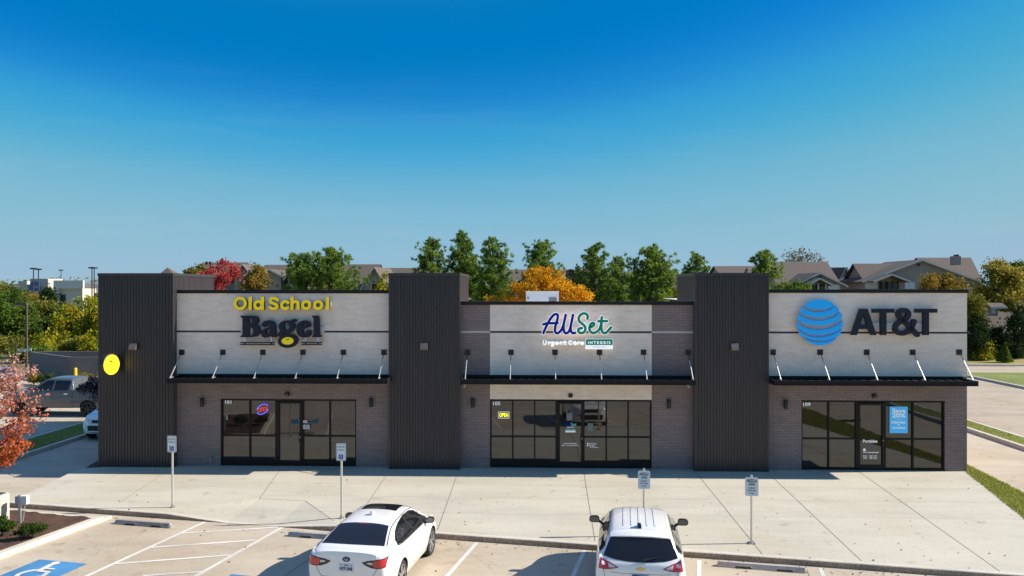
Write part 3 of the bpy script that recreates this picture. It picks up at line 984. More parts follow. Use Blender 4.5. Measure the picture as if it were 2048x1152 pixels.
mb = MB(); oldschool(mb, 58, YS, YS + .012, 0); oldschool(mb, 64, YS + .013, YS + .13, 1)
mb.build('yellow_lettering', [YEL, BRT], o, fix=False)
mb = MB(); a, b = p1.w((140, 178)), p1.w((1950, 275)); mb.box(a.x, b.x, YS + .135, D - .002, b.z, a.z); mb.build('raceway', RW, o)
mb = MB()
C2 = chaikin
Bo = [(195, 450), (300, 450), (430, 450), (520, 462), (556, 515), (550, 575), (500, 630), (560, 655), (585, 730), (575, 800), (530, 855), (440, 874), (300, 874), (197, 873), (197, 846), (234, 838), (240, 800), (242, 650), (242, 520), (234, 488), (197, 478)]
Bl = [C2(Bo, 1), C2([(360, 490), (400, 492), (430, 525), (430, 580), (405, 620), (362, 626)]), C2([(360, 680), (415, 684), (458, 720), (458, 790), (420, 840), (360, 844)])]
al = [C2([(648, 572), (700, 545), (770, 538), (840, 560), (880, 610), (886, 720), (886, 800), (900, 832), (918, 850), (905, 872), (850, 876), (800, 865), (772, 840), (740, 875), (680, 886), (620, 862), (597, 810), (608, 750), (660, 708), (740, 685), (766, 660), (757, 618), (733, 602), (718, 620), (705, 660), (662, 682), (624, 660), (618, 612)]),
      C2([(768, 708), (722, 728), (697, 770), (706, 808), (736, 816), (768, 788)])]
el = [C2([(1440, 540), (1510, 550), (1558, 590), (1570, 640), (1545, 678), (1440, 708), (1415, 735), (1425, 785), (1470, 812), (1500, 800), (1478, 770), (1492, 738), (1545, 728), (1588, 768), (1582, 830), (1530, 872), (1440, 887), (1360, 862), (1305, 802), (1288, 715), (1303, 630), (1360, 565)]), C2([(1442, 600), (1415, 635), (1408, 672), (1452, 656), (1476, 630), (1470, 604)])]
ll = [C2([(1595, 450), (1680, 450), (1742, 452), (1742, 640), (1742, 800), (1755, 830), (1782, 848), (1778, 873), (1690, 873), (1600, 873), (1598, 846), (1626, 830), (1630, 790), (1630, 520), (1622, 490), (1597, 478)], 1)]
g1 = [ellipse(1105, 668, 160, 127), ellipse(1104, 668, 50, 76)]
g2 = [ellipse(1125, 945, 195, 137, rot=-.08), ellipse(1120, 945, 122, 74, rot=-.06)]
for lp in (Bl, al, el, ll): p1.loops(mb, lp, YS, YS + .14)
p1.loops(mb, g1, YS - .001, YS + .139); p1.loops(mb, g2, YS + .001, YS + .141)
p1.loops(mb, [C2([(1165, 575), (1200, 530), (1245, 508), (1290, 520), (1292, 560), (1258, 580), (1225, 572), (1205, 610)])], YS + .002, YS + .142)
p1.loops(mb, [C2([(1000, 740), (950, 770), (930, 830), (960, 880), (1040, 850), (1150, 815), (1040, 800), (1030, 775)])], YS + .003, YS + .143)
mb.build('navy_lettering', NVY, o)
mb = MB(); p1.loops(mb, [ellipse(1120, 945, 121, 73, rot=-.06)], YS + .02, YS + .1); mb.build('bagel_centre', YEL, o)
mb = MB(); p1.stroke(mb, [(1088, 918), (1100, 924), (1120, 922), (1145, 908)], 14, YS + .012, YS + .019); mb.build('bagel_smile', BRT, o)
for u0, u1, posts in ((195, 858, (278, 797)), (1385, 1783, (1464, 1708))):
    mb = MB()
    for v in (968, 1006): p1.loops(mb, [[(u0, v), (u1, v), (u1, v + 22), (u0, v + 22)]], YS + .02, YS + .10)
    for q in posts: p1.loops(mb, [[(q - 12, 985), (q + 12, 985), (q + 12, 1008), (q - 12, 1008)]], YS + .05, YS + .08)
    ub = mb.build('underline_bar', NVY, o)
    mb = MB()
    for q in posts: p1.loops(mb, [[(q - 11, 874), (q + 11, 874), (q + 11, 966), (q - 11, 966)]], YS + .06, YS + .09)
    mb.build('bar_bracket', M['white'], ub)
mb = MB(); a, b = p1.w((178, 672)), p1.w((1806, 800)); mb.box(a.x, b.x, YS + .16, D - .002, b.z, a.z); mb.build('raceway', RW, o)
p2 = Plate(1075, 615, 12.8, YS)
o = sign_root('wall_sign', 'raised clinic sign reading AllSet Urgent Care with blue and green script', 1155, 660)
sb = [[(150, 655), (205, 525), (300, 340), (400, 205), (480, 168), (518, 200), (512, 290), (475, 420), (448, 540), (455, 625), (500, 660), (570, 620), (630, 540), (680, 380), (722, 190)],
      [(680, 380), (666, 500), (680, 610), (725, 658), (790, 630), (835, 540), (875, 360), (908, 190)], [(875, 360), (848, 510), (860, 610), (905, 655), (965, 648)], [(150, 432), (250, 405), (400, 402), (515, 395)]]
sg = [[(1280, 288), (1286, 220), (1240, 163), (1175, 152), (1100, 190), (1055, 270), (1068, 350), (1135, 410), (1200, 468), (1226, 540), (1200, 620), (1130, 655), (1065, 635), (1043, 585), (1075, 538), (1135, 527)],
      [(1355, 510), (1425, 470), (1452, 420), (1420, 394), (1370, 420), (1328, 510), (1345, 600), (1405, 650), (1480, 640), (1560, 585), (1615, 480), (1648, 250)], [(1640, 400), (1638, 550), (1670, 635), (1735, 655), (1805, 600), (1882, 510)], [(1560, 352), (1780, 346)]]
for nm, ss, mt in (('blue_script', sb, BLU), ('green_script', sg, GRN)):
    mb = MB()
    for k, q in enumerate(ss):
        p2.stroke(mb, q, 68, YS - .001 * k, YS + .02, 0); p2.stroke(mb, q, 92, YS + .021 + .001 * k, YS + .12, 1)
    mb.build(nm, [mt, WHT], o, fix=False)
mb = MB()
arc = lambda cx, cy, rx, ry, a0, a1, n=18: [(cx + rx * math.cos(R(a)), cy + ry * math.sin(R(a))) for a in np.linspace(a0, a1, n)]
US = lambda pts, sm=False: p2.stroke(mb, pts, 30, YS + .0, YS + .1, 0, smooth=sm)
US([(150, 856), (150, 915)] + arc(186, 915, 36, 38, 180, 0, 10) + [(222, 856)])
US([(283, 886), (283, 953)]); US([(283, 915), (300, 890), (322, 886)], True)
US(arc(383, 918, 34, 34, 0, 360)); US([(417, 886), (417, 960), (405, 985), (375, 990), (348, 980)], True)
US([(466, 924), (534, 918)]); US(arc(500, 919, 34, 34, -5, -320))
US([(585, 886), (585, 953)]); US([(585, 912), (603, 888), (630, 888), (645, 912), (645, 953)], True)
US([(700, 858), (700, 930), (712, 950), (735, 950)], True); US([(678, 886), (733, 886)])
US(arc(845, 904, 46, 48, -48, -312)); US(arc(955, 921, 31, 31, 0, 360)); US([(925, 892), (955, 882), (985, 895), (987, 953)], True)
US([(1042, 886), (1042, 953)]); US([(1042, 915), (1060, 890), (1082, 886)], True)
US([(1112, 924), (1180, 918)]); US(arc(1146, 919, 34, 34, -5, -320))
mb.build('white_lettering', WHT, o)
mb = MB(); p2.loops(mb, [[(1240, 812), (1920, 812), (1920, 962), (1240, 962)]], YS, YS + .1, 0); p2.loops(mb, [[(1240, 962), (1920, 962), (1920, 1060), (1240, 1060)]], YS, YS + .1, 1)
p2.loops(mb, [[(1230, 802), (1930, 802), (1930, 1068), (1230, 1068)]], YS + .02, YS + .09, 1)
pan = mb.build('panel', [GRN, WHT], o)
mb = MB(); c = p2.w((1580, 898)); add_text(mb, 'INTEGRIS', Vector((c.x, YS - .003, c.z)), 570 / 12.8 * mpp(YS), 76 / 12.8 * mpp(YS), .004, .03, 0, space=1.45)
mb.build('panel_lettering', WHT, pan)
mb = MB(); c = p2.w((1580, 1012)); add_text(mb, 'HEALTH', Vector((c.x, YS - .003, c.z)), 300 / 12.8 * mpp(YS), 44 / 12.8 * mpp(YS), .004, .008, 0, space=1.6)
mb.build('panel_lettering', GRY, pan)
mb = MB(); a, b = p2.w((250, 350)), p2.w((1860, 500)); mb.box(a.x, b.x, YS + .125, D - .002, b.z, a.z)
a, b = p2.w((200, 880)), p2.w((1850, 930)); mb.box(a.x, b.x, YS + .11, D - .002, b.z, a.z); mb.build('raceway', RW, o)

p3 = Plate(1585, 590, 6.827, YS)
o = sign_root('wall_sign', 'striped blue globe beside raised black letters reading AT&T', 1737, 645)
mb = MB()
p3.loops(mb, [[(805, 548), (925, 188), (1028, 188), (1150, 548), (1075, 548), (1045, 465), (907, 465), (880, 548)], [(930, 405), (1022, 405), (976, 262)]], YS, YS + .14)
p3.loops(mb, [[(1098, 188), (1395, 188), (1395, 243), (1285, 243), (1285, 548), (1208, 548), (1208, 243), (1098, 243)]], YS, YS + .14)
p3.loops(mb, [[(1680, 188), (1980, 188), (1980, 243), (1866, 243), (1866, 548), (1790, 548), (1790, 243), (1680, 243)]], YS, YS + .14)
p3.stroke(mb, [(1712, 545), (1640, 470), (1560, 385), (1480, 310), (1455, 255), (1480, 218), (1525, 208), (1570, 220), (1592, 258), (1572, 305), (1500, 352), (1430, 405), (1412, 465), (1445, 512), (1510, 525), (1580, 500), (1635, 440), (1668, 360)], 62, YS, YS + .14, k=8)
mb.build('black_lettering', NVY, o, fix=False)
mb = MB(); a, b = p3.w((900, 382)), p3.w((1830, 490)); mb.box(a.x, b.x, YS + .145, D - .002, b.z, a.z); mb.build('raceway', RW, o)
gc, gr = (378, 374), 314
LOWR = [None, [(150, 175), (215, 218), (380, 236), (520, 205), (600, 140)], [(70, 250), (170, 318), (380, 354), (580, 300), (680, 205)], [(40, 340), (150, 440), (380, 481), (600, 425), (710, 320)], [(70, 470), (200, 555), (380, 580), (580, 535), (700, 440)], [(140, 590), (250, 632), (380, 645), (500, 630), (620, 585)]]
UPPR = [[(150, 140), (240, 180), (380, 193), (500, 180), (590, 128)], [(60, 190), (190, 278), (380, 304), (560, 262), (670, 180)], [(50, 310), (170, 385), (380, 414), (580, 372), (700, 280)], [(60, 430), (180, 515), (380, 543), (600, 495), (710, 400)], [(120, 560), (250, 605), (380, 622), (500, 610), (640, 560)], None]
mb = MB()
xs_ = np.linspace(gc[0] - gr + .5, gc[0] + gr - .5, 91)


def yat(c, x):
    q = catmull(c, 10); return float(np.interp(x, [a[0] for a in q], [a[1] for a in q]))


for k in range(6):
    top, bot = [], []
    for x in xs_:
        h = math.sqrt(max(0, gr * gr - (x - gc[0]) ** 2))
        t0 = gc[1] - h if LOWR[k] is None else max(gc[1] - h, yat(LOWR[k], x)); b0 = gc[1] + h if UPPR[k] is None else min(gc[1] + h, yat(UPPR[k], x))
        if b0 - t0 > 1.5: top.append((x, t0)); bot.append((x, b0))
        elif top: break
    if len(top) > 3: p3.loops(mb, [top + bot[::-1]], YS, YS + .10)
mb.build('globe_bands', CYA, o)
mb = MB(); p3.loops(mb, [ellipse(gc[0], gc[1], gr - 4, gr - 4, 48)], YS + .101, YS + .13); mb.build('globe_backing', GRY, o)
mb = MB()
for q in (300, 460): mb.box(p3.w((q - 15, 374)).x, p3.w((q + 15, 374)).x, YS + .131, D - .002, p3.w((0, 420)).z, p3.w((0, 330)).z)
mb.build('stand_off', M['black'], o)

# round projecting sign on the corner tower
xc, zc_ = X(221, DT - .45), Z(221, 729, DT - .45)
o = thing('blade_sign', 'round glowing yellow sign with a small smile projecting from the corner tower', 'sign', (xc, DT, zc_))
BR = Matrix.Translation((xc, DT - .5, zc_)) @ Matrix.Rotation(R(-17), 4, 'Z') @ Matrix.Translation((-xc, -DT + .5, -zc_))


def turned(mb): mb.v = [tuple(BR @ Vector(v)) for v in mb.v]; return mb


GLOW = plain('glowing_yellow', (.8, .6, .02), .4, emit=(1, .72, 0), es=.75, var=0)
mb = MB(); mb.lathe([(.34, -.085), (.365, -.09), (.385, -.08), (.385, .08), (.365, .09), (.34, .085)], (xc, DT - .5, zc_), 'X', 40); turned(mb).build('rim', BRT, o, smooth=True)
for s_ in (-1, 1):
    mb = MB(); mb.lathe([(.355, .086 * s_), (.0, .094 * s_)], (xc, DT - .5, zc_), 'X', 40); turned(mb).build('face', GLOW, o)
    mb = MB(); mb.tube([(xc + .10 * s_, DT - .5 + a, zc_ + .13 + 2.2 * a * a - .03 - a * .35) for a in (-.11, -.05, .02, .09)], .022, 6); turned(mb).build('smile', BRT, o)
mb = MB(); mb.box(xc - .05, xc + .05, DT - .12, DT - .005, zc_ - .25, zc_ + .25); mb.build('bracket', M['black'], o)

# signs and lettering on the glass
yg = D + .085


def on_glass(name, label, cat, parts, px, py, group=None):
    o = thing(name, label, cat, (X(px), yg, Z(px, py)), group)
    for nm, mb_, mt in parts: mb_.build(nm, mt, o)
    return o


def txt(body, px, py, wpx, hpx, bold=.02, y=None, mb=None, mi=0, depth=.003, space=1.0):
    mb = mb or MB()
    add_text(mb, body, Vector((X(px), yg - .012 if y is None else y, Z(px, py))), wpx * mpp(D), hpx * mpp(D), depth, bold, mi, space=space)
    return mb


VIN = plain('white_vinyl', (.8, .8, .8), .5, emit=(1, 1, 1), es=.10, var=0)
yf_ = D + .045
for body, px, py, w_ in (('101', 453.5, 803, 'top left corner of the first shop window'), ('105', 991, 805.5, 'top left corner of the clinic window'), ('109', 1612, 807.5, 'top left corner of the third shop window')):
    mb = txt(body, px + 2.2, py + 1.5, 12.5 if body == '101' else 14.5, 7, .022, yf_ - .008)
    tag(mb.build('house_number', VIN, loc=(X(px), yg, Z(px, py))), 'white number %s in the %s' % (body, w_), 'number')
NB = plain('neon_blue', (.05, .05, .3), .3, emit=(.12, .10, 1), es=1.3, var=0)
NR = plain('neon_red', (.3, .03, .03), .3, emit=(1, .06, .04), es=.55, var=0)
NY = plain('neon_yellow', (.3, .3, .03), .3, emit=(1, .95, .02), es=1.3, var=0)
c = Vector((X(524), yg - .03, Z(524, 819)))
o = thing('open_sign', 'red neon open sign inside a blue oval in window 101', 'neon sign', c)
E_ = lambda a, rx, rz: (c.x + rx * math.cos(a), c.y, c.z + rz * math.sin(a) + .07 * math.cos(a))
mb = MB(); mb.tube([E_(a, .215, .17) for a in np.linspace(.35, 2.8, 14)], .011, 6); mb.tube([E_(a, .215, .17) for a in np.linspace(3.5, 5.95, 14)], .011, 6); mb.build('blue_tube', NB, o)
mb = MB(); add_text(mb, 'OPEN', c, .36, .15, .01, -.012, rot=Matrix.Rotation(-.25, 4, 'Y') @ Matrix.Rotation(R(90), 4, 'X')); mb.build('red_tube', NR, o)
c = Vector((X(1007.4), yg - .03, Z(1007.4, 830.6)))
o = thing('open_sign', 'yellow lit open sign in a white frame in the clinic window', 'neon sign', c)
mb = MB()
for a in ((-.2, .2, .1, .115), (-.2, .2, -.115, -.1), (-.2, -.188, -.1, .1), (.188, .2, -.1, .1)): mb.box(c.x + a[0], c.x + a[1], c.y, c.y + .02, c.z + a[2], c.z + a[3])
mb.build('frame', WHT, o)
mb = MB(); mb.box(c.x - .187, c.x + .187, c.y + .008, c.y + .02, c.z - .099, c.z + .099); mb.build('panel', M['black'], o)
mb = MB(); add_text(mb, 'OPEN', c, .31, .125, .012, .006, space=1.1); mb.build('yellow_lettering', NY, o)
# notices
mb = MB(); mb.box(X(606), X(614), yf_ - .012, yf_ - .006, Z(610, 846), Z(610, 841)); mb2 = MB(); mb2.box(X(607), X(613), yf_ - .016, yf_ - .0125, Z(610, 844.2), Z(610, 842.8))
on_glass('notice', 'small white and red notice beside the door numbered 101', 'notice', [('sheet', mb, M['white']), ('red_bar', mb2, M['red'])], 610, 843.5)
mb = MB(); mb.box(X(605.5), X(619), yf_ - .010, yf_ - .006, Z(612, 858), Z(612, 850))
on_glass('number_plate', 'white plate with black number 101 beside the first shop door', 'number', [('plate', mb, M['white']), ('black_lettering', txt('101', 612.3, 854, 11.5, 6.6, .02, yf_ - .013), M['ink'])], 612, 854)
b_ = []
mb = MB(); txt('All', 1136, 849.5, 12, 8, .01, mb=mb); b_.append(('blue_lettering', mb, BLU))
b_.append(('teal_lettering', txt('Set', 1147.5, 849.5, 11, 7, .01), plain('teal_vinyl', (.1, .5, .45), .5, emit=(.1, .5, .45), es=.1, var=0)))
b_.append(('white_lettering', txt('Urgent Care', 1141, 855.5, 15, 3.2, .02), VIN))
mb = MB(); mb.box(X(1131), X(1151), yg - .012, yg - .008, Z(1141, 861.8), Z(1141, 858.6)); b_.append(('green_panel', mb, plain('mint_vinyl', (.15, .5, .4), .5, var=0)))
mb = MB(); mb.box(X(1131), X(1151), yg - .012, yg - .008, Z(1141, 865.5), Z(1141, 862)); b_.append(('white_panel', mb, VIN))
on_glass('door_decal', 'blue green and white clinic logo on the door of number 105', 'decal', b_, 1141, 856)
mb = MB(); txt('Hours of Operation', 1141, 888, 26, 3.2, .02, mb=mb); txt('Mon - Sun 8 am to 8 pm', 1140.5, 891.8, 33, 3.2, .02, mb=mb)
tag(mb.build('door_decal', VIN, loc=(X(1141), yg, Z(1141, 890))), 'white opening hours lettering low on the clinic door', 'decal')
mb = MB()
for k, t in enumerate(('No Tobacco', 'No Guns', 'No Smoking')): txt(t, 1188 - (2, 4, 0)[k], 888 + 3.7 * k, (15, 11, 16)[k], 3, .02, mb=mb)
for k in range(2): mb.poly([(X(1175.5) + .028 * math.cos(a), yg - .012, Z(1177, 888 + 3.9 * k) + .028 * math.sin(a)) for a in np.linspace(0, 5.9, 12)])
tag(mb.build('window_decal', VIN, loc=(X(1186), yg, Z(1186, 891))), 'white lettering about tobacco and guns on the pane beside the clinic door', 'decal')
for px, py, w_ in ((1139, 834, 'high on the clinic door'), (1181, 855, 'on the pane right of the clinic door')):
    mb = MB(); mb.box(X(px - 6), X(px + 6), yg - .012, yg - .008, Z(px, py + 8), Z(px, py - 8))
    mb2 = MB()
    for k in range(4): mb2.box(X(px - 4), X(px + 4), yg - .014, yg - .0125, Z(px, py - 3 + 2.5 * k + .5), Z(px, py - 3 + 2.5 * k - .5))
    on_glass('notice', 'faded grey paper notice ' + w_, 'notice', [('sheet', mb, plain('faded_paper', (.16, .18, .18), .6, var=.1)), ('printing', mb2, plain('faded_ink', (.25, .27, .27), .6, var=0))], px, py)
mb = MB(); mb.box(X(1781), X(1817.4), yg - .012, yg - .006, Z(1799, 867), Z(1799, 814))
mb2 = MB(); txt('Save', 1799.5, 822, 26, 8.5, .022, mb=mb2); txt('20%', 1799.5, 831.5, 26, 8.5, .022, mb=mb2); txt('internet', 1799, 845, 26, 5.6, .016, mb=mb2); txt('+', 1799, 850.5, 4, 4, .02, mb=mb2); txt('wireless', 1799, 856, 27, 4.6, .016, mb=mb2)
txt('when you add', 1799, 839.5, 14, 1.6, .0, mb=mb2)
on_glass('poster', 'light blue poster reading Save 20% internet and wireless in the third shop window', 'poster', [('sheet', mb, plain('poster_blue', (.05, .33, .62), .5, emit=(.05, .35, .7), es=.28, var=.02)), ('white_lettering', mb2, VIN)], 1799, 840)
mb = MB(); txt('Portables', 1742, 883, 28, 6, .025, mb=mb); txt('AT&T Authorized Retailer', 1743.5, 905.5, 31, 3, .02, mb=mb)
mb.poly([(X(1730.5) + .05 * math.cos(a), yg - .012, Z(1730.5, 900.5) + .05 * math.sin(a)) for a in np.linspace(0, 5.9, 14)])
for k, t in enumerate((('Mon-Fri', '10am', '8pm'), ('Saturday', '10am', '8pm'), ('Sunday', '12pm', '6pm'))):
    for q, (t_x, w_) in enumerate(((1732, 8), (1744, 7), (1752.5, 7))): txt(t[q], t_x, 912.5 + 2.8 * k, w_, 2, .03, mb=mb)
tag(mb.build('door_decal', VIN, loc=(X(1742), yg, Z(1742, 900))), 'white lettering reading Portables with opening hours on the third shop door', 'decal')
# ------------------------------------------------------------------ vehicles
def pchip(pts):
    xs = np.array([p[0] for p in pts], float); ys = np.array([p[1] for p in pts], float)
    h = np.diff(xs); d = np.diff(ys) / h
    m_ = np.zeros(len(xs)); m_[0], m_[-1] = d[0], d[-1]
    for i in range(1, len(xs) - 1):
        if d[i - 1] * d[i] > 0:
            w1, w2 = 2 * h[i] + h[i - 1], h[i] + 2 * h[i - 1]
            m_[i] = (w1 + w2) / (w1 / d[i - 1] + w2 / d[i])

    def f(x):
        i = int(min(max(np.searchsorted(xs, x) - 1, 0), len(h) - 1))
        t = (x - xs[i]) / h[i]; t = min(max(t, 0), 1)
        return ((1 + 2 * t) * (1 - t) ** 2 * ys[i] + t * (1 - t) ** 2 * h[i] * m_[i] + t * t * (3 - 2 * t) * ys[i + 1] + t * t * (t - 1) * h[i] * m_[i + 1])
    return f


def car_shell(S, n=110):
    """closed body surface lofted from cross sections; x forward, y left"""
    f = {k: pchip(v) for k, v in S.items() if isinstance(v, list)}
    x0, x1 = S['zr'][0][0], S['zr'][-1][0]
    xs = [x0 + (x1 - x0) * (.5 - .5 * math.cos(math.pi * i / (n - 1))) * .45 + (x1 - x0) * i / (n - 1) * .55 for i in range(n)]
    rings = []
    for x in xs:
        zb, zs, zr, wl, ws, wr, dr = [f[k](x) for k in ('zb', 'zs', 'zr', 'wl', 'ws', 'wr', 'dr')]
        h = zs - zb
        cp = [(0, zb), (wl * .82, zb), (wl * .955, zb + .16 * h), (wl * 1.0, zb + .48 * h), (wl * .985, zb + .72 * h), (ws, zs), (ws * .4 + wr * .6, zs + (zr - dr - zs) * .55), (wr, zr - dr), (wr * .82, zr - dr * .42), (wr * .45, zr - dr * .08), (0, zr)]
        half = catmull(cp, 4)
        ring = [(x, -a, b) for a, b in half] + [(x, a, b) for a, b in half[-2:0:-1]]
        rings.append(ring)
    mb = MB(); k = len(rings[0])
    for r in rings: mb.v += r
    for i in range(n - 1):
        for j in range(k):
            j2 = (j + 1) % k
            mb.f.append((i * k + j, i * k + j2, (i + 1) * k + j2, (i + 1) * k + j)); mb.m.append(0)
    mb.f.append(tuple(range(k))); mb.m.append(0)
    mb.f.append(tuple((n - 1) * k + j for j in range(k))); mb.m.append(0)
    return mb


def to_mesh(mb):
    me = bpy.data.meshes.new('tmp'); me.from_pydata(mb.v, [], mb.f)
    bm = bmesh.new(); bm.from_mesh(me); bmesh.ops.recalc_face_normals(bm, faces=bm.faces); bm.to_mesh(me); bm.free()
    return me


def cut_arches(me, axles, r, w, mats):
    """cuts the wheel openings out of the shell"""
    o = bpy.data.objects.new('tmp_shell', me); COL.objects.link(o)
    kill = []
    for ax, az in axles:
        for s_ in (-1, 1):
            c = MB(); c.lathe([(0, -.30), (r, -.30), (r, .30), (0, .30)], (ax, s_ * (w - .1), az), 'Y', 40)
            co = bpy.data.objects.new('tmp_cut', to_mesh(c)); COL.objects.link(co); kill.append(co)
            md = o.modifiers.new('b', 'BOOLEAN'); md.operation = 'DIFFERENCE'; md.object = co; md.solver = 'EXACT'
    dg = bpy.context.evaluated_depsgraph_get()
    out = bpy.data.meshes.new_from_object(o.evaluated_get(dg))
    for k in kill + [o]: bpy.data.objects.remove(k)
    return out


class Car:
    def __init__(s, name, label, S, paint, group=None):
        s.root = thing(name, label, S['cat'], (0, 0, 0), group)
        S = dict(S); k = s.k = S.get('k', 1)
        for q in list(S):
            if isinstance(S[q], list): S[q] = [(a * k, b) for a, b in S[q]]
        S['ax'] = tuple(a * k for a in S['ax'])
        s.S = S
        mb = car_shell(S)
        raw = to_mesh(mb)
        s.bvh = BVHTree.FromPolygons([v.co[:] for v in raw.vertices], [tuple(p.vertices) for p in raw.polygons])
        me = cut_arches(raw, [(S['ax'][0], S['R']), (S['ax'][1], S['R'])], S['R'] + .045, S['W'] / 2, None)
        me.materials.clear(); me.materials.append(paint); me.materials.append(M['black'])
        # faces inside the wheel openings and underneath are dark
        for p_ in me.polygons:
            c = p_.center
            inside = any((c.x - a) ** 2 + (c.z - S['R']) ** 2 < (S['R'] + .052) ** 2 and abs(c.y) < S['W'] / 2 - .03 for a in S['ax']) and abs(p_.normal.y) < .95 or (p_.normal.z < -.7)
            if any((c.x - a) ** 2 + (c.z - S['R']) ** 2 < (S['R'] + .03) ** 2 for a in S['ax']): inside = True
            p_.material_index = 1 if inside else 0
        me.polygons.foreach_set('use_smooth', [True] * len(me.polygons))
        me.set_sharp_from_angle(angle=R(32))
        s.body = link('body', me, s.root)

    def hit(s, o, d):
        loc, nrm, i, dist = s.bvh.ray_cast(Vector(o), Vector(d).normalized())
        return (loc, nrm) if loc is not None else (None, None)

    def project(s, a, b, ax):
        """ax: 'R' right side, 'L' left side (a=x, b=z), 'T' from above (a=x,b=y), 'B' from behind, 'F' from the front (a=y,b=z)"""
        if ax in 'RLT': a = a * s.k
        o, d = {'R': ((a, -5, b), (0, 1, 0)), 'L': ((a, 5, b), (0, -1, 0)), 'T': ((a, b, 5), (0, 0, -1)), 'B': ((-6, a, b), (1, 0, 0)), 'F': ((6, a, b), (-1, 0, 0))}[ax]
        loc, nr = s.hit(o, d)
        if loc is None: return None, None
        if nr.dot(Vector(d)) > 0: nr = -nr
        return loc, nr

    def patch(s, name, lo, hi, ax, mat, off=.006, nu=20, nv=8, parent=None, sides='', mb=None, build=True):
        """ruled patch between two polylines, laid on the body"""
        def res(p, n):
            p = [Vector(q) for q in p]; L = [0]
            for i in range(1, len(p)): L.append(L[-1] + (p[i] - p[i - 1]).length)
            out = []
            for k in range(n + 1):
                t = L[-1] * k / n
                i = max(j for j in range(len(L)) if L[j] <= t + 1e-9); i = min(i, len(p) - 2)
                u = (t - L[i]) / (L[i + 1] - L[i]); out.append(p[i].lerp(p[i + 1], u))
            return out
        mb = mb or MB()
        for axx in ax:
            A, B_ = res(lo, nu), res(hi, nu)
            base = len(mb.v); prev = Vector((0, 0, 0)); ok = True
            pts = []
            for i in range(nu + 1):
                for j in range(nv + 1):
                    q = A[i].lerp(B_[i], j / nv)
                    loc, nr = s.project(q.x, q.y, axx)
                    if loc is None: loc, nr = prev, Vector((0, 0, 1))
                    else: prev = loc
                    pts.append(loc + nr * off)
            mb.v += [tuple(q) for q in pts]
            for i in range(nu):
                for j in range(nv):
                    a = base + i * (nv + 1) + j
                    f = (a, a + nv + 1, a + nv + 2, a + 1)
                    mb.f.append(f); mb.m.append(0)
        if not build: return mb
        return mb.build(name, mat, parent or s.root, smooth='all')

    def seam(s, mb, pts, ax, w=.011, off=.002, k=5):
        for axx in ax:
            P = []
            q = catmull([tuple(p) for p in pts], k) if len(pts) > 2 else [tuple(Vector(pts[0]).lerp(Vector(pts[1]), i / 10)) for i in range(11)]
            for a in q:
                loc, nr = s.project(a[0], a[1], axx)
                if loc is not None: P.append((loc, nr))
            for (a, na), (b, nb) in zip(P[:-1], P[1:]):
                t = (b - a)
                if t.length < 1e-5 or t.length > .3: continue
                t.normalize(); c = t.cross(na).normalized() * w / 2; c2 = t.cross(nb).normalized() * w / 2
                mb.quad(a - c + na * off, b - c2 + nb * off, b + c2 + nb * off, a + c + na * off)

    def wheels(s, style=0, rim=None):
        S = s.S
        for a in S['ax']:
            for sd in (-1, 1):
                wheel(s.root, (a, sd * (S['W'] / 2 - .13), S['R']), S['R'], .225, sd, style)

    def place(s, x, y, z, heading):
        """heading: direction of travel measured from world +Y towards +X"""
        s.root.location = (x, y, z); s.root.rotation_euler = (0, 0, math.pi / 2 - heading)


def wheel(root, c, r, w, sd, style):
    c = Vector(c)
    rr = r * .70
    mb = MB(); h = w / 2
    mb.lathe([(rr, -h * .9), (r * .93, -h), (r * .985, -h * .8), (r, -h * .4), (r, h * .4), (r * .985, h * .8), (r * .93, h), (rr, h * .9), (rr, -h * .9)], c, 'Y', 40)
    wo = mb.build('wheel', M['tyre'], root, smooth=True)
    o_ = sd
    mb = MB()
    mb.lathe([(rr * 1.0, o_ * h * .9), (rr * .95, o_ * h * .86), (rr * .93, o_ * h * .3), (rr * .9, -o_ * h * .5)], c, 'Y', 36)
    mb.lathe([(rr * .9, o_ * h * .1), (0, o_ * h * .1)], c, 'Y', 24, 1)
    n_ = 5
    for k in range(n_ if style != 2 else 6):
        a = 2 * math.pi * k / (n_ if style != 2 else 6) + .3
        for da in ((-.16, .16) if style == 0 else (0,)):
            a1, a2 = a + da * .5, a + da * 1.25
            ww = .020 if style == 0 else .045
            d1 = Vector((math.cos(a1), 0, math.sin(a1))) * rr * .15; d2 = Vector((math.cos(a2), 0, math.sin(a2))) * rr * .95
            t = (d2 - d1).normalized(); nn_ = Vector((-t.z, 0, t.x)) * ww
            y0, y1 = c.y + o_ * h * .62, c.y + o_ * h * .86
            q = [c + d1 - nn_, c + d2 - nn_ * .8, c + d2 + nn_ * .8, c + d1 + nn_]
            mb.prism([(v.x, y0, v.z) for v in q], (0, y1 - y0, 0), 0)
    mb.lathe([(rr * .22, o_ * h * .5), (rr * .22, o_ * h * .84), (rr * .14, o_ * h * .9), (0, o_ * h * .9)], c, 'Y', 16)
    mb.build('rim', [M['rim'] if style != 2 else M['rimdark'], M['rimdark']], wo, smooth=True)


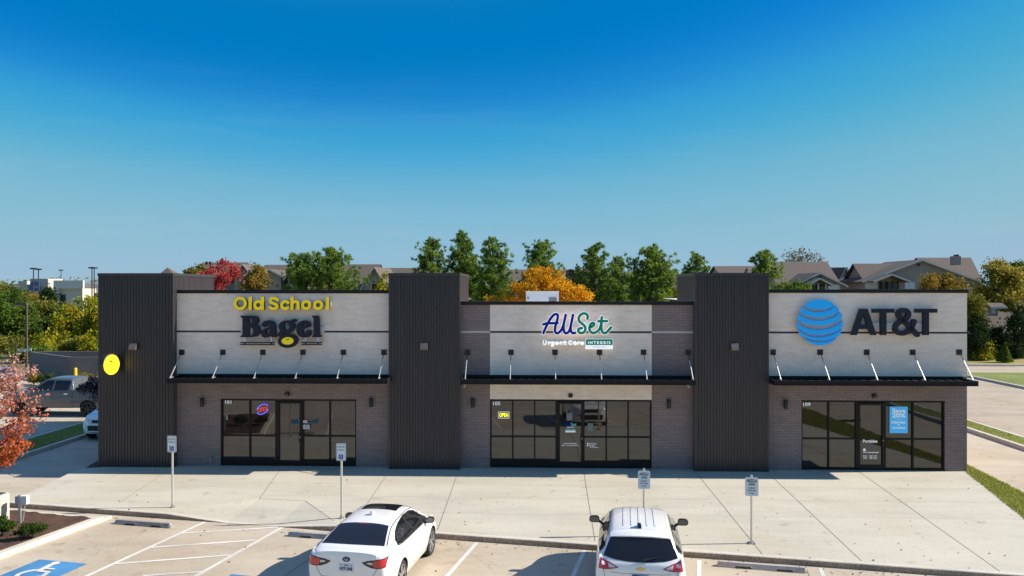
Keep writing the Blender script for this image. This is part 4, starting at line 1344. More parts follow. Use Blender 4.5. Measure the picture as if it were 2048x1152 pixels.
def mirror(car, x, z, w, mats, side, reach=.22):
    loc, nr = car.project(x, z, 'L' if side > 0 else 'R')
    y0 = loc.y; x = x * car.k
    mb = MB()
    ctr = Vector((x + .02, y0 + side * (reach), z + .09))
    # shell: rounded box
    prof = [(-.5, -.35), (-.42, .35), (-.2, .5), (.3, .46), (.5, .2), (.48, -.3), (.3, -.46), (-.3, -.5)]
    prof = chaikin(prof, 1)
    R0 = [(ctr.x - .055, ctr.y + side * a * w, ctr.z + b * .155) for a, b in prof]
    R1 = [(ctr.x + .02, ctr.y + side * a * w * .98, ctr.z + b * .15) for a, b in prof]
    R2 = [(ctr.x + .085, ctr.y + side * a * w * .7, ctr.z + b * .11) for a, b in prof]
    n_ = len(prof); b0 = len(mb.v); mb.v += R0 + R1 + R2
    for k in range(2):
        for i in range(n_):
            j = (i + 1) % n_
            mb.f.append((b0 + k * n_ + i, b0 + k * n_ + j, b0 + (k + 1) * n_ + j, b0 + (k + 1) * n_ + i)); mb.m.append(0)
    mb.f.append(tuple(b0 + 2 * n_ + i for i in range(n_))); mb.m.append(0); mb.f.append(tuple(b0 + i for i in range(n_))); mb.m.append(0)
    mb.tube([(x + .03, y0 - side * .03, z), (x + .03, y0 + side * .05, z + .03), (ctr.x + .02, ctr.y - side * w * .4, ctr.z - .03)], [.035, .03, .028], 8)
    o = mb.build('door_mirror', mats[0], car.root, smooth=True)
    mb = MB(); mb.poly([(ctr.x - .058, ctr.y + side * a * w * .86, ctr.z + b * .155 * .8) for a, b in prof]); mb.build('mirror_glass', mats[1], o)


MIRG = plain('mirror_glass', (.10, .12, .14), .05, 1, var=0)


def rear_text(car, body, y, z, w, h, mat, name, parent=None, bold=.02, off=.012):
    """lettering on the back of the car, read from behind"""
    loc, nr = car.project(y, z, 'B')
    mb = MB()
    # local X of the letters runs to the right as seen from behind: that is -y
    m_ = Matrix.Translation(loc + Vector((-off, 0, 0))) @ Matrix(((0, 0, -1, 0), (-1, 0, 0, 0), (0, 1, 0, 0), (0, 0, 0, 1)))
    add_text(mb, body, Vector((0, 0, 0)), w, h, .002, bold, 0, rot=Matrix.Identity(4))
    mb.v = [tuple(m_ @ Vector(v)) for v in mb.v]
    return mb.build(name, mat, parent or car.root)


SEDAN = dict(cat='car', k=.87, W=1.84, R=.335, ax=(-1.30, 1.45),
             zr=[(-2.42, 1.02), (-2.40, 1.10), (-2.34, 1.115), (-2.14, 1.13), (-1.95, 1.165), (-1.55, 1.28), (-1.12, 1.385), (-.5, 1.44), (.1, 1.45), (.55, 1.415), (1.0, 1.25), (1.42, 1.04), (1.62, .985), (2.0, .90), (2.25, .80), (2.40, .66), (2.43, .52)],
             zs=[(-2.42, .95), (-2.35, 1.03), (-1.8, 1.06), (-1.0, 1.04), (0, 1.0), (1.0, .97), (1.5, .94), (2.1, .80), (2.43, .48)],
             zb=[(-2.42, .50), (-2.38, .34), (-2.1, .22), (-1.6, .2), (1.8, .19), (2.3, .22), (2.43, .32)],
             wl=[(-2.42, .76), (-2.37, .83), (-2.2, .885), (-1.7, .915), (-1.2, .92), (.5, .915), (1.4, .92), (1.9, .89), (2.2, .80), (2.36, .66), (2.43, .5)],
             ws=[(-2.42, .70), (-2.3, .80), (-1.8, .85), (-1.0, .865), (.5, .865), (1.3, .86), (1.8, .82), (2.2, .7), (2.43, .42)],
             wr=[(-2.42, .62), (-2.2, .72), (-1.9, .73), (-1.45, .65), (-.9, .585), (.1, .575), (.7, .585), (1.2, .68), (1.5, .76), (2.0, .70), (2.3, .55), (2.43, .36)],
             dr=[(-2.42, .05), (-2.2, .035), (-1.7, .03), (-1.2, .05), (-.5, .075), (.5, .075), (1.2, .05), (1.6, .05), (2.2, .05), (2.43, .03)])


def sedan(name, label, paint, detail=True):
    c = Car(name, label, SEDAN, paint)
    blk, gls = M['black'], M['carglass']
    lo = [(-1.55, 1.085), (-1.3, 1.05), (-.6, 1.03), (.3, 1.01), (1.12, 1.0)]
    hi = [(-1.50, 1.11), (-1.15, 1.22), (-.7, 1.30), (-.2, 1.345), (.3, 1.335), (.65, 1.26), (1.10, 1.02)]
    for ax in 'RL':
        sg = c.patch('side_window_trim', [(a - .0, b - .022) for a, b in lo], [(a, b + .018) for a, b in hi], ax, blk, .004, 30)
        gl = c.patch('side_window', lo, hi, ax, gls, .007, 30, parent=sg)
        mb = MB()
        c.seam(mb, [(-.18, 1.03), (-.26, 1.33)], ax, .075, .010); c.seam(mb, [(-1.03, 1.04), (-1.12, 1.20)], ax, .035, .010); c.seam(mb, [(.78, 1.01), (.86, 1.20)], ax, .03, .010)
        mb.build('window_pillar', blk, sg)
        mb = MB(); c.seam(mb, [(a, b - .028) for a, b in lo], ax, .016, .009); mb.build('chrome_strip', M['chrome'], sg)
        mb = MB()
        c.seam(mb, [(-.2, 1.0), (-.17, .7), (-.2, .3)], ax); c.seam(mb, [(1.0, .98), (1.02, .6), (.95, .3)], ax); c.seam(mb, [(-1.15, 1.02), (-1.0, .8), (-.88, .45), (-.85, .3)], ax); c.seam(mb, [(-.85, .3), (.95, .3)], ax)
        c.seam(mb, [(-1.72, .98), (-1.7, .86), (-1.86, .86), (-1.88, .98), (-1.72, .98)], ax, .005)
        mb.build('door_seam', blk, c.root)
        mb = MB()
        for hx in (-.72, .32): c.seam(mb, [(hx - .1, .93), (hx + .1, .93)], ax, .03, .03)
        mb.build('door_handle', paint, c.root)
        mb = MB(); c.seam(mb, [(-2.2, .62), (-1.8, .66), (0, .60), (1.8, .55)], ax, .01, .001)
        mirror(c, .80, .94, .19, (blk, MIRG), 1 if ax == 'L' else -1, .135)
    rw = c.patch('rear_window', [(-1.98, .69), (-2.01, .35), (-2.02, 0), (-2.01, -.35), (-1.98, -.69)], [(-1.16, .55), (-1.13, .3), (-1.12, 0), (-1.13, -.3), (-1.16, -.55)], 'T', gls, .006, 24, 12)
    mb = MB(); c.seam(mb, [(-1.2, -.12), (-1.2, .12)], 'T', .04, .012); mb.build('brake_light', M['darkred'], rw)
    c.patch('windscreen', [(.68, .55), (.71, 0), (.68, -.55)], [(1.36, .68), (1.47, 0), (1.36, -.68)], 'T', gls, .006, 20, 10)
    c.patch('sunroof', [(-.12, .42), (-.10, 0), (-.12, -.42)], [(.60, .41), (.635, 0), (.60, -.41)], 'T', blk if not detail else gls, .005, 16, 8)
    for s_ in (-1, 1): mb = MB(); c.seam(mb, [(-1.95, .735 * s_), (-1.45, .65 * s_), (-.95, .59 * s_), (0, .57 * s_), (.65, .575 * s_)], 'T', .022, .003, 8); mb.build('roof_seam', blk, c.root)
    # fin
    mb = MB(); zt = c.project(-.55, 0, 'T')[0].z
    mb.prism([(a * c.k, b, z) for a, b, z in ((-.66, -.022, zt - .01), (-.42, -.03, zt - .01), (-.58, -.008, zt + .085), (-.64, -.008, zt + .085))], (0, .05, 0)); mb.build('roof_fin', paint, c.root)
    # tail lamps wrap round the corner
    for s_ in (-1, 1):
        L = [(.34 * s_, .90), (.42 * s_, .845), (.55 * s_, .80), (.70 * s_, .79), (.83 * s_, .82)]
        Hh = [(.34 * s_, .905), (.46 * s_, .945), (.60 * s_, .965), (.72 * s_, .985), (.84 * s_, 1.01)]
        tl = c.patch('tail_lamp', L, Hh, 'B', M['black'], .006, 18, 6)
        c.patch('red_lens', [(.60 * s_, .815), (.70 * s_, .805), (.82 * s_, .835)], [(.56 * s_, .94), (.70 * s_, .965), (.825 * s_, .99)], 'B', M['red'], .010, 10, 5, parent=tl)
        c.patch('red_lens', [(.40 * s_, .885), (.50 * s_, .85), (.59 * s_, .83)], [(.40 * s_, .91), (.48 * s_, .925), (.545 * s_, .935)], 'B', plain('smoked_lens', (.05, .008, .01), .1, coat=1, var=0), .009, 10, 5, parent=tl)
        c.patch('clear_lens', [(.46 * s_, .88), (.57 * s_, .868)], [(.46 * s_, .912), (.56 * s_, .915)], 'B', M['clear'], .012, 8, 4, parent=tl)
    mb = MB()
    c.seam(mb, [(.70, .97), (.66, .80), (.56, .62), (.48, .585), (0, .58), (-.48, .585), (-.56, .62), (-.66, .80), (-.70, .97)], 'B', .009, .002)
    c.seam(mb, [(-2.33, .74), (-2.0, .74)], 'T', .007, .002); c.seam(mb, [(-2.33, -.74), (-2.0, -.74)], 'T', .007, .002)
    c.seam(mb, [(-.76, .54), (.76, .54)], 'B', .008, .002)
    mb.build('boot_seam', blk, c.root)
    bm_ = MB()
    loc, _ = c.project(0, .965, 'B')
    bm_.lathe([(.085, 0), (.07, -.012), (0, -.014)], (loc.x - .002, 0, .955), 'X', 20)
    bm_.v = [(v[0], v[1], .955 + (v[2] - .955) * .62) for v in bm_.v]
    bd = bm_.build('badge', plain('badge_blue', (.03, .035, .08), .25, .3, var=0), c.root, smooth=True)
    bs = MB(); x_ = loc.x - .02
    for yy, zz in ((.03, .962), (-.01, .968), (-.04, .955), (.01, .944), (-.02, .942)): bs.box(x_ - .002, x_, yy - .008, yy + .008, zz - .006, zz + .006)
    bs.build('badge_star', M['chrome'], bd)
    loc, _ = c.project(0, .78, 'B')
    pb = MB(); pb.box(loc.x - .014, loc.x - .003, -.155, .155, .70, .855)
    pl = pb.build('number_plate', M['plate'], c.root)
    if detail:
        rear_text(c, 'NYP-3448', 0, .765, .27, .075, M['navy'], 'plate_lettering', pl, .03, .018); rear_text(c, 'TEXAS', 0, .833, .10, .026, M['navy'], 'plate_lettering', pl, .02, .018)
        pb = MB()
        for yy in (.11, -.11): pb.box(loc.x - .018, loc.x - .0145, yy - .012, yy + .012, .825, .842)
        pb.build('plate_star', M['navy'], pl)
    c.patch('rear_diffuser', [(-.66, .36), (0, .35), (.66, .36)], [(-.7, .50), (0, .46), (.7, .50)], 'B', blk, .006, 16, 5)
    for s_ in (-1, 1): c.patch('headlamp', [(.42 * s_, .60), (.62 * s_, .62)], [(.42 * s_, .68), (.60 * s_, .74)], 'F', M['clear'], .006, 8, 4)
    c.patch('grille', [(-.33, .40), (.33, .40)], [(-.36, .60), (.36, .60)], 'F', blk, .006, 10, 5)
    c.wheels(0)
    return c


SUV = dict(cat='car', k=.87, W=1.84, R=.35, ax=(-1.37, 1.36),
           zr=[(-2.33, .90), (-2.315, 1.02), (-2.25, 1.12), (-2.12, 1.27), (-1.98, 1.41), (-1.86, 1.525), (-1.78, 1.57), (-1.4, 1.61), (-.5, 1.635), (.1, 1.62), (.4, 1.57), (.85, 1.42), (1.32, 1.18), (1.5, 1.12), (1.95, 1.05), (2.2, .95), (2.31, .80), (2.33, .62)],
           zs=[(-2.33, .85), (-2.28, 1.05), (-2.1, 1.16), (-1.5, 1.15), (0, 1.10), (1.0, 1.07), (1.5, 1.04), (2.1, .92), (2.33, .56)],
           zb=[(-2.33, .52), (-2.28, .36), (-2.0, .26), (-1.5, .24), (1.8, .24), (2.2, .28), (2.33, .38)],
           wl=[(-2.33, .78), (-2.26, .86), (-2.1, .895), (-1.5, .92), (.5, .915), (1.4, .92), (1.9, .88), (2.15, .8), (2.28, .7), (2.33, .6)],
           ws=[(-2.33, .74), (-2.2, .83), (-1.8, .85), (0, .87), (1.2, .87), (1.8, .82), (2.15, .7), (2.33, .5)],
           wr=[(-2.33, .68), (-2.2, .72), (-2.0, .66), (-1.5, .625), (0, .62), (.5, .62), (1.0, .70), (1.4, .78), (1.9, .74), (2.2, .62), (2.33, .46)],
           dr=[(-2.33, .05), (-2.0, .07), (-1.5, .09), (.3, .09), (1.0, .06), (1.5, .05), (2.2, .05), (2.33, .03)])


def suv(name, label, paint, kind='rear'):
    c = Car(name, label, SUV, paint)
    blk, gls = M['black'], M['carglass']
    lo = [(-1.98, 1.235), (-1.5, 1.19), (-.5, 1.155), (.5, 1.13), (1.16, 1.115)]
    hi = [(-1.92, 1.32), (-1.65, 1.44), (-1.0, 1.495), (-.3, 1.515), (.2, 1.49), (.6, 1.39), (1.14, 1.135)]
    for ax in 'RL':
        sg = c.patch('side_window_trim', [(a, b - .02) for a, b in lo], [(a, b + .018) for a, b in hi], ax, blk, .004, 30)
        c.patch('side_window', lo, hi, ax, gls, .008, 30, parent=sg)
        mb = MB(); c.seam(mb, [(-.10, 1.15), (-.16, 1.49)], ax, .07, .011); c.seam(mb, [(-1.13, 1.18), (-1.22, 1.46)], ax, .06, .011); mb.build('window_pillar', blk, sg)
        mb = MB(); c.seam(mb, [(a, b - .026) for a, b in lo], ax, .016, .010); mb.build('chrome_strip', M['chrome'], sg)
        mb = MB()
        c.seam(mb, [(-.1, 1.12), (-.07, .8), (-.1, .38)], ax); c.seam(mb, [(1.05, 1.08), (1.06, .7), (1.0, .38)], ax); c.seam(mb, [(-1.15, 1.14), (-1.0, .9), (-.9, .5), (-.88, .38)], ax)
        mb.build('door_seam', blk, c.root)
        mb = MB()
        for hx in (-.72, .35): c.seam(mb, [(hx - .11, 1.02), (hx + .11, 1.02)], ax, .035, .035)
        mb.build('door_handle', paint, c.root)
        mb = MB(); c.seam(mb, [(-.95, .36), (.95, .36)], ax, .13, .006); mb.build('sill_cladding', blk, c.root)
        mirror(c, .74, 1.10, .25, (blk, MIRG), 1 if ax == 'L' else -1, .145)
    # rear window, wraps between the pillars
    rw = c.patch('rear_window', [(-.735, 1.175), (-.5, 1.125), (-.25, 1.10), (0, 1.095), (.25, 1.10), (.5, 1.125), (.735, 1.175)], [(-.60, 1.47), (-.3, 1.53), (0, 1.54), (.3, 1.53), (.60, 1.47)], 'B', gls, .006, 24, 10)
    c.patch('windscreen', [(.52, .56), (.56, 0), (.52, -.56)], [(1.26, .70), (1.36, 0), (1.26, -.70)], 'T', gls, .006, 20, 10)
    gm = plain('roof_shade_line', (.5, .5, .51), .5, var=0)  # grey strips on the roof, the grooves' shade put into their colour
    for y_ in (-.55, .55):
        mb = MB(); c.seam(mb, [(-1.6, y_), (.35, y_)], 'T', .010, .003); mb.build('roof_groove_shade', gm, c.root)
    for y_ in (-.32, -.16, 0, .16, .32):
        mb = MB(); c.seam(mb, [(-1.4, y_), (.30, y_)], 'T', .05, .010)
        n0 = len(mb.v); mb.build('roof_rib', paint, c.root)
    mb = MB(); c.seam(mb, [(-1.58, -.58), (-1.62, 0), (-1.58, .58)], 'T', .008, .003); mb.build('roof_groove_shade', gm, c.root)
    # spoiler lip
    mb = MB(); zt = c.project(-1.80, 0, 'T')[0].z
    P = [(a * c.k, b) for a, b in ((-1.70, zt + .014), (-1.85, zt + .006), (-1.935, zt - .03), (-1.925, zt - .055), (-1.85, zt - .045))]
    n_ = 13; pr = None
    for k in range(n_):
        y_ = -.60 + 1.2 * k / (n_ - 1); cur = .10 * (y_ / .6) ** 2
        ring = [(a + cur * .6, y_, b - .045 * (abs(y_) / .6) ** 2.5) for a, b in P]
        if pr:
            for i in range(len(P) - 1): mb.quad(pr[i], ring[i], ring[i + 1], pr[i + 1], 0 if i < 3 else 1)
        pr = ring
    mb.build('roof_spoiler', [paint, blk], c.root, smooth=True)
    mb = MB(); zt = c.project(-1.45, 0, 'T')[0].z
    mb.prism([(a * c.k, b, z) for a, b, z in ((-1.60, -.03, zt - .01), (-1.33, -.04, zt - .01), (-1.50, -.012, zt + .085), (-1.58, -.012, zt + .085))], (0, .07, 0)); mb.build('roof_fin', blk, c.root)
    # wiper
    l0 = c.project(.03, 1.135, 'B')[0]; l1 = c.project(-.36, 1.20, 'B')[0]
    mb = MB(); mb.tube([l0 + Vector((-.03, 0, -.01)), l0 + Vector((-.045, -.1, .02)), l1 + Vector((-.03, 0, 0))], [.03, .022, .008], 6); mb.build('wiper', blk, rw)
    for s_ in (-1, 1):
        L = [(.44 * s_, .985), (.60 * s_, .955), (.72 * s_, .95), (.83 * s_, .96)]
        Hh = [(.44 * s_, 1.0), (.60 * s_, 1.075), (.70 * s_, 1.105), (.79 * s_, 1.15)]
        tl = c.patch('tail_lamp', L, Hh, 'B', M['black'], .008, 14, 6)
        c.patch('red_lens', [(.46 * s_, .99), (.60 * s_, .965), (.72 * s_, .96), (.825 * s_, .97)], [(.46 * s_, 1.0), (.60 * s_, 1.062), (.70 * s_, 1.09), (.79 * s_, 1.13)], 'B', M['red'], .013, 14, 6, parent=tl)
        c.patch('clear_lens', [(.50 * s_, .998), (.62 * s_, .99)], [(.50 * s_, 1.012), (.64 * s_, 1.065)], 'B', M['clear'], .018, 8, 4, parent=tl)
        c.patch('clear_lens', [(.70 * s_, 1.02), (.775 * s_, 1.03)], [(.70 * s_, 1.07), (.77 * s_, 1.09)], 'B', M['clear'], .018, 8, 4, parent=tl)
    mb = MB()
    c.seam(mb, [(.74, 1.0), (.70, .80), (.64, .58), (0, .56), (-.64, .58), (-.70, .80), (-.74, 1.0)], 'B', .009, .002)
    c.seam(mb, [(-.6, .90), (-.3, .885), (.3, .885), (.6, .90)], 'B', .007, .002)
    mb.build('tailgate_seam', blk, c.root)
    loc, _ = c.project(0, .98, 'B')
    mb = MB(); x_ = loc.x - .012
    mb.prism([(x_, .09, .965), (x_, .09, .995), (x_, .035, .995), (x_, .035, 1.012), (x_, -.035, 1.012), (x_, -.035, .995), (x_, -.09, .995), (x_, -.09, .965), (x_, -.035, .965), (x_, -.035, .95), (x_, .035, .95), (x_, .035, .965)], (.01, 0, 0)); mb.build('badge', M['gold'], c.root)
    loc, _ = c.project(0, .80, 'B')
    pb = MB(); pb.box(loc.x - .03, loc.x - .004, -.165, .165, .70, .875, 0); pb.box(loc.x - .032, loc.x - .0305, -.165, .165, .845, .875, 1); pb.box(loc.x - .032, loc.x - .0305, -.165, .165, .70, .712, 1); pb.box(loc.x - .032, loc.x - .0305, -.165, -.153, .712, .845, 1); pb.box(loc.x - .032, loc.x - .0305, .153, .165, .712, .845, 1)
    pl = pb.build('number_plate', [M['plate'], M['navy']], c.root)
    c.patch('bumper_cladding', [(-.74, .44), (0, .42), (.74, .44)], [(-.76, .60), (0, .56), (.76, .60)], 'B', blk, .006, 16, 5)
    for s_ in (-1, 1):
        c.patch('headlamp', [(.36 * s_, .86), (.66 * s_, .84)], [(.36 * s_, .90), (.62 * s_, .95)], 'F', M['clear'], .008, 10, 4)
    c.patch('grille', [(-.34, .76), (.34, .76)], [(-.36, .89), (.36, .89)], 'F', blk, .010, 12, 5)
    c.patch('lower_grille', [(-.5, .44), (.5, .44)], [(-.55, .66), (.55, .66)], 'F', blk, .010, 12, 5)
    c.wheels(1)
    return c


TRUCK = dict(cat='pickup truck', W=2.03, R=.41, ax=(-1.75, 1.93),
             zr=[(-2.93, 1.22), (-2.9, 1.38), (-2.6, 1.40), (-1.02, 1.40), (-.94, 1.42), (-.86, 1.84), (-.78, 1.93), (-.2, 1.96), (.35, 1.95), (.65, 1.86), (1.3, 1.42), (1.45, 1.37), (2.3, 1.30), (2.75, 1.22), (2.9, 1.05), (2.93, .85)],
             zs=[(-2.93, 1.1), (-2.8, 1.33), (-1.0, 1.33), (-.85, 1.33), (.5, 1.30), (1.3, 1.28), (2.3, 1.2), (2.75, 1.1), (2.93, .8)],
             zb=[(-2.93, .62), (-2.8, .55), (-1.5, .45), (1.8, .42), (2.7, .45), (2.93, .55)],
             wl=[(-2.93, .93), (-2.85, .97), (-2, 1.0), (0, 1.01), (2.0, 1.01), (2.6, .96), (2.85, .88), (2.93, .82)],
             ws=[(-2.93, .92), (-2.85, .95), (-1, .97), (0, .97), (1.3, .97), (2.5, .93), (2.93, .78)],
             wr=[(-2.93, .90), (-2.8, .93), (-1.0, .93), (-.85, .76), (-.5, .72), (.5, .72), (1.3, .86), (1.6, .9), (2.6, .86), (2.93, .7)],
             dr=[(-2.93, .03), (-1.0, .02), (-.8, .06), (.5, .07), (1.3, .05), (2.6, .05), (2.93, .03)])


def pickup(name, label):
    c = Car(name, label, TRUCK, M['cargrey'])
    blk, gls = M['black'], M['carglass']
    for ax in 'RL':
        lo, hi = [(-.72, 1.36), (.2, 1.34), (1.12, 1.33)], [(-.74, 1.80), (.2, 1.83), (.52, 1.80), (1.10, 1.40)]
        sg = c.patch('side_window_trim', lo, hi, ax, blk, .004, 24); c.patch('side_window', [(a + .02, b + .02) for a, b in lo], [(a + (.02 if a < 0 else -.03), b - .03) for a, b in hi], ax, gls, .009, 24, parent=sg)
        mb = MB(); c.seam(mb, [(.10, 1.34), (.08, 1.83)], ax, .09, .013); mb.build('window_pillar', M['cargrey'], sg)
        mb = MB(); c.seam(mb, [(.1, 1.3), (.1, .9), (.08, .55)], ax, .012); c.seam(mb, [(1.2, 1.27), (1.22, .9), (1.18, .55)], ax, .012); c.seam(mb, [(-.9, 1.7), (-.9, 1.3), (-.88, .55)], ax, .014); c.seam(mb, [(-.96, 1.36), (-.96, .5)], ax, .02); mb.build('door_seam', blk, c.root)
        mb = MB()
        for hx in (-.62, .30): c.seam(mb, [(hx - .1, 1.17), (hx + .1, 1.17)], ax, .045, .035)
        mb.build('door_handle', M['chrome'], c.root)
        mirror(c, 1.08, 1.36, .24, (blk, MIRG), 1 if ax == 'L' else -1, .28)
    c.patch('windscreen', [(.70, .60), (.74, 0), (.70, -.60)], [(1.24, .80), (1.34, 0), (1.24, -.80)], 'T', gls, .006, 16, 8)
    c.patch('bed_cover', [(-2.82, -.84), (-2.82, .84)], [(-1.02, -.84), (-1.02, .84)], 'T', blk, .008, 8, 8)
    for s_ in (-1, 1): c.patch('tail_lamp', [(.78 * s_, .95), (.92 * s_, .95)], [(.78 * s_, 1.28), (.9 * s_, 1.28)], 'B', M['red'], .008, 6, 6)
    c.wheels(2)
    return c


sd = sedan('parked_sedan', 'white four door saloon with dark sunroof parked nearest the hatched bay', M['carwhite'])
sd.place(-3.68, 18.64, LOT, R(7.8))
sv = suv('parked_suv', 'white sport utility car with ribbed roof and rear wiper parked by the clinic sign', M['carwhite'])
sv.place(2.22, 18.1, LOT, R(6.0))
pk = pickup('pickup_truck', 'grey crew cab pickup truck parked behind the pink leaved tree')
pk.root.location = (-24.55, 41.3, LOT); pk.root.rotation_euler = (0, 0, math.pi - R(2))
sv2 = suv('parked_suv', 'white sport utility car nosing out from behind the corner tower', M['carwhite'], 'front')
sv2.root.location = (-18.75, 36.0, LOT); sv2.root.rotation_euler = (0, 0, -math.pi / 2)
sd2 = sedan('parked_sedan', 'silver saloon with red tail lamps half hidden by the pink leaved tree', M['carsilver'], False)
sd2.root.location = (-35.0, 51.5, LOT); sd2.root.rotation_euler = (0, 0, math.pi / 2 + R(40))

# ------------------------------------------------------------------ sign posts, wheel stops, small street furniture
def isa(mb, P, s, mi):
    """wheelchair symbol; P(u, v, k) maps the unit square"""
    ring = [(.46 + .22 * math.cos(a), .32 + .22 * math.sin(a)) for a in np.linspace(R(115), R(345), 16)]
    for pts, w in ((ring, .08), ([(.42, .80), (.45, .50)], .12), ([(.43, .62), (.64, .62)], .07), ([(.44, .48), (.66, .48), (.74, .22), (.84, .25)], .085)):
        for i in range(len(pts) - 1):
            a, b = Vector(pts[i]), Vector(pts[i + 1]); t = (b - a).normalized(); n_ = Vector((-t.y, t.x)) * w / 2
            mb.poly([P(*(a - n_ - t * .02)), P(*(b - n_ + t * .02)), P(*(b + n_ + t * .02)), P(*(a + n_ - t * .02))], mi)
    mb.poly([P(.41 + .08 * math.cos(a), .92 + .08 * math.sin(a)) for a in np.linspace(0, 5.9, 12)], mi)


def sign_post(px, py, top, wpx, hpx, kind, label, group, tilt=0):
    b = gnd(px, py)
    sc = F / (b - Vector((0, 0, H))).dot(FWD)
    zt = H - (top - CY) / sc; w, h = wpx / sc, hpx / sc
    o = thing('sign_post', label, 'sign', b, group)
    mb = MB(); mb.tube([(b.x, b.y, 0), (b.x, b.y, zt - .03 if kind else zt - h * .4)], .030 if not kind else .032, 10)
    mb.build('pole', M['rod'], o, smooth=True)
    mb = MB(); mb.lathe([(.075, 0), (.075, .02), (.045, .03), (.04, .09)], b, 'Z', 12)
    if kind:
        for k in range(4): mb.box(b.x + .09 * math.cos(k * 1.57 + .78) - .02, b.x + .09 * math.cos(k * 1.57 + .78) + .02, b.y + .09 * math.sin(k * 1.57 + .78) - .02, b.y + .09 * math.sin(k * 1.57 + .78) + .02, 0, .03)
    mb.build('pole_base', M['steel'], o, smooth=True)
    if kind:
        mb = MB(); mb.lathe([(.034, 0), (.034, .03), (0, .05)], (b.x, b.y, zt - .03), 'Z', 10); mb.build('pole_cap', M['steel'], o, smooth=True)
    Rm = Matrix.Rotation(-KD * .6 + tilt, 4, 'Z')
    c = Vector((b.x, b.y, zt - h / 2 - (.05 if kind else 0))) + Rm @ Vector((0, -.040, 0))
    r = .035
    rl = lambda q: [(a, d) for cx_, cy_, a0 in ((w / 2 - q - r, h / 2 - q - r, 0), (-w / 2 + q + r, h / 2 - q - r, 90), (-w / 2 + q + r, -h / 2 + q + r, 180), (w / 2 - q - r, -h / 2 + q + r, 270)) for a, d in [(cx_ + r * math.cos(R(a0 + t)), cy_ + r * math.sin(R(a0 + t))) for t in (0, 30, 60, 90)]]
    V = lambda u, v, k: c + Rm @ Vector((u, -k, v))
    mb = MB(); mb.prism([V(a, d, 0) for a, d in rl(0)], Rm @ Vector((0, -.004, 0)))
    pl = mb.build('sign_panel', plain('sign_white', (.86, .89, .87), .35, var=0) if not kind else plain('sign_pale_grey', (.56, .64, .68), .35, var=0), o)
    Rt = Rm @ Matrix.Rotation(R(90), 4, 'X')
    mb = MB()
    if not kind:
        a, q = rl(.012), rl(.022)
        for i in range(len(a)):
            j = (i + 1) % len(a); mb.quad(V(*a[i], .006), V(*a[j], .006), V(*q[j], .006), V(*q[i], .006), 0)
        add_text(mb, 'RESERVED', V(0, h * .30, .006), w * .74, h * .10, .001, .0, 0, Rt); add_text(mb, 'PARKING', V(0, h * .12, .006), w * .68, h * .10, .001, .0, 0, Rt)
        mb.build('sign_lettering', M['greenink'], pl)
        mb = MB(); s_ = w * .46
        mb.quad(V(-s_ / 2, -h * .40, .006), V(s_ / 2, -h * .40, .006), V(s_ / 2, -h * .40 + s_, .006), V(-s_ / 2, -h * .40 + s_, .006), 0)
        isa(mb, lambda u, v: V(-s_ / 2 + s_ * (.08 + u * .84), -h * .40 + s_ * v * .95 + .01, .0075), s_, 1)
        mb.build('wheelchair_symbol', [plain('symbol_blue', (.01, .10, .42), .4, var=0), M['white']], pl)
    else:
        for pts in ([(-.38, .24), (-.24, .40), (-.20, .24)], [(-.33, .30), (-.21, .31)], [(-.12, .41), (-.15, .26), (-.10, .25)], [(-.03, .41), (-.06, .26), (-.01, .25)], [(.16, .38), (.06, .40), (.10, .31), (.08, .25), (.0, .26)], [(.15, .28), (.22, .31), (.17, .25), (.26, .26)], [(.33, .37), (.29, .27), (.36, .26)], [(.26, .34), (.38, .34)]):
            for i in range(len(pts) - 1):
                a, q = Vector((pts[i][0] * w, pts[i][1] * h)), Vector((pts[i + 1][0] * w, pts[i + 1][1] * h)); t = (q - a).normalized(); n_ = Vector((-t.y, t.x)) * .008
                mb.poly([V(*(a - n_), .006), V(*(q - n_), .006), V(*(q + n_), .006), V(*(a + n_), .006)], 0)
        mb.quad(V(-w * .22, h * .185, .006), V(w * .22, h * .185, .006), V(w * .22, h * .21, .006), V(-w * .22, h * .21, .006), 0)
        for t, v, wd in (('Clinic', -.06, .50), ('Parking', -.21, .62), ('Only', -.36, .38)): add_text(mb, t, V(0, h * v, .006), w * wd, h * .105, .001, .02, 0, Rt)
        mb.build('sign_lettering', M['ink'], pl)
        mb = MB(); mb.quad(V(-w * .25, h * .08, .006), V(w * .25, h * .08, .006), V(w * .25, h * .145, .006), V(-w * .25, h * .145, .006)); mb.build('green_bar', M['greenink'], pl)
    return o


sign_post(345, 1015, 871, 19.5, 33, 0, 'reserved parking sign with blue wheelchair square in front of the corner tower', 'reserved parking signs')
sign_post(683, 1037, 886, 20, 35, 0, 'reserved parking sign with blue wheelchair square rising beside the white saloon', 'reserved parking signs')
sign_post(1288, 1072, 937, 24, 36, 1, 'pale grey clinic parking sign rising behind the ribbed roof car', 'clinic parking signs', .03)
sign_post(1503, 1087, 950, 26, 37, 1, 'pale grey clinic parking sign standing alone near the long wheel stop', 'clinic parking signs')


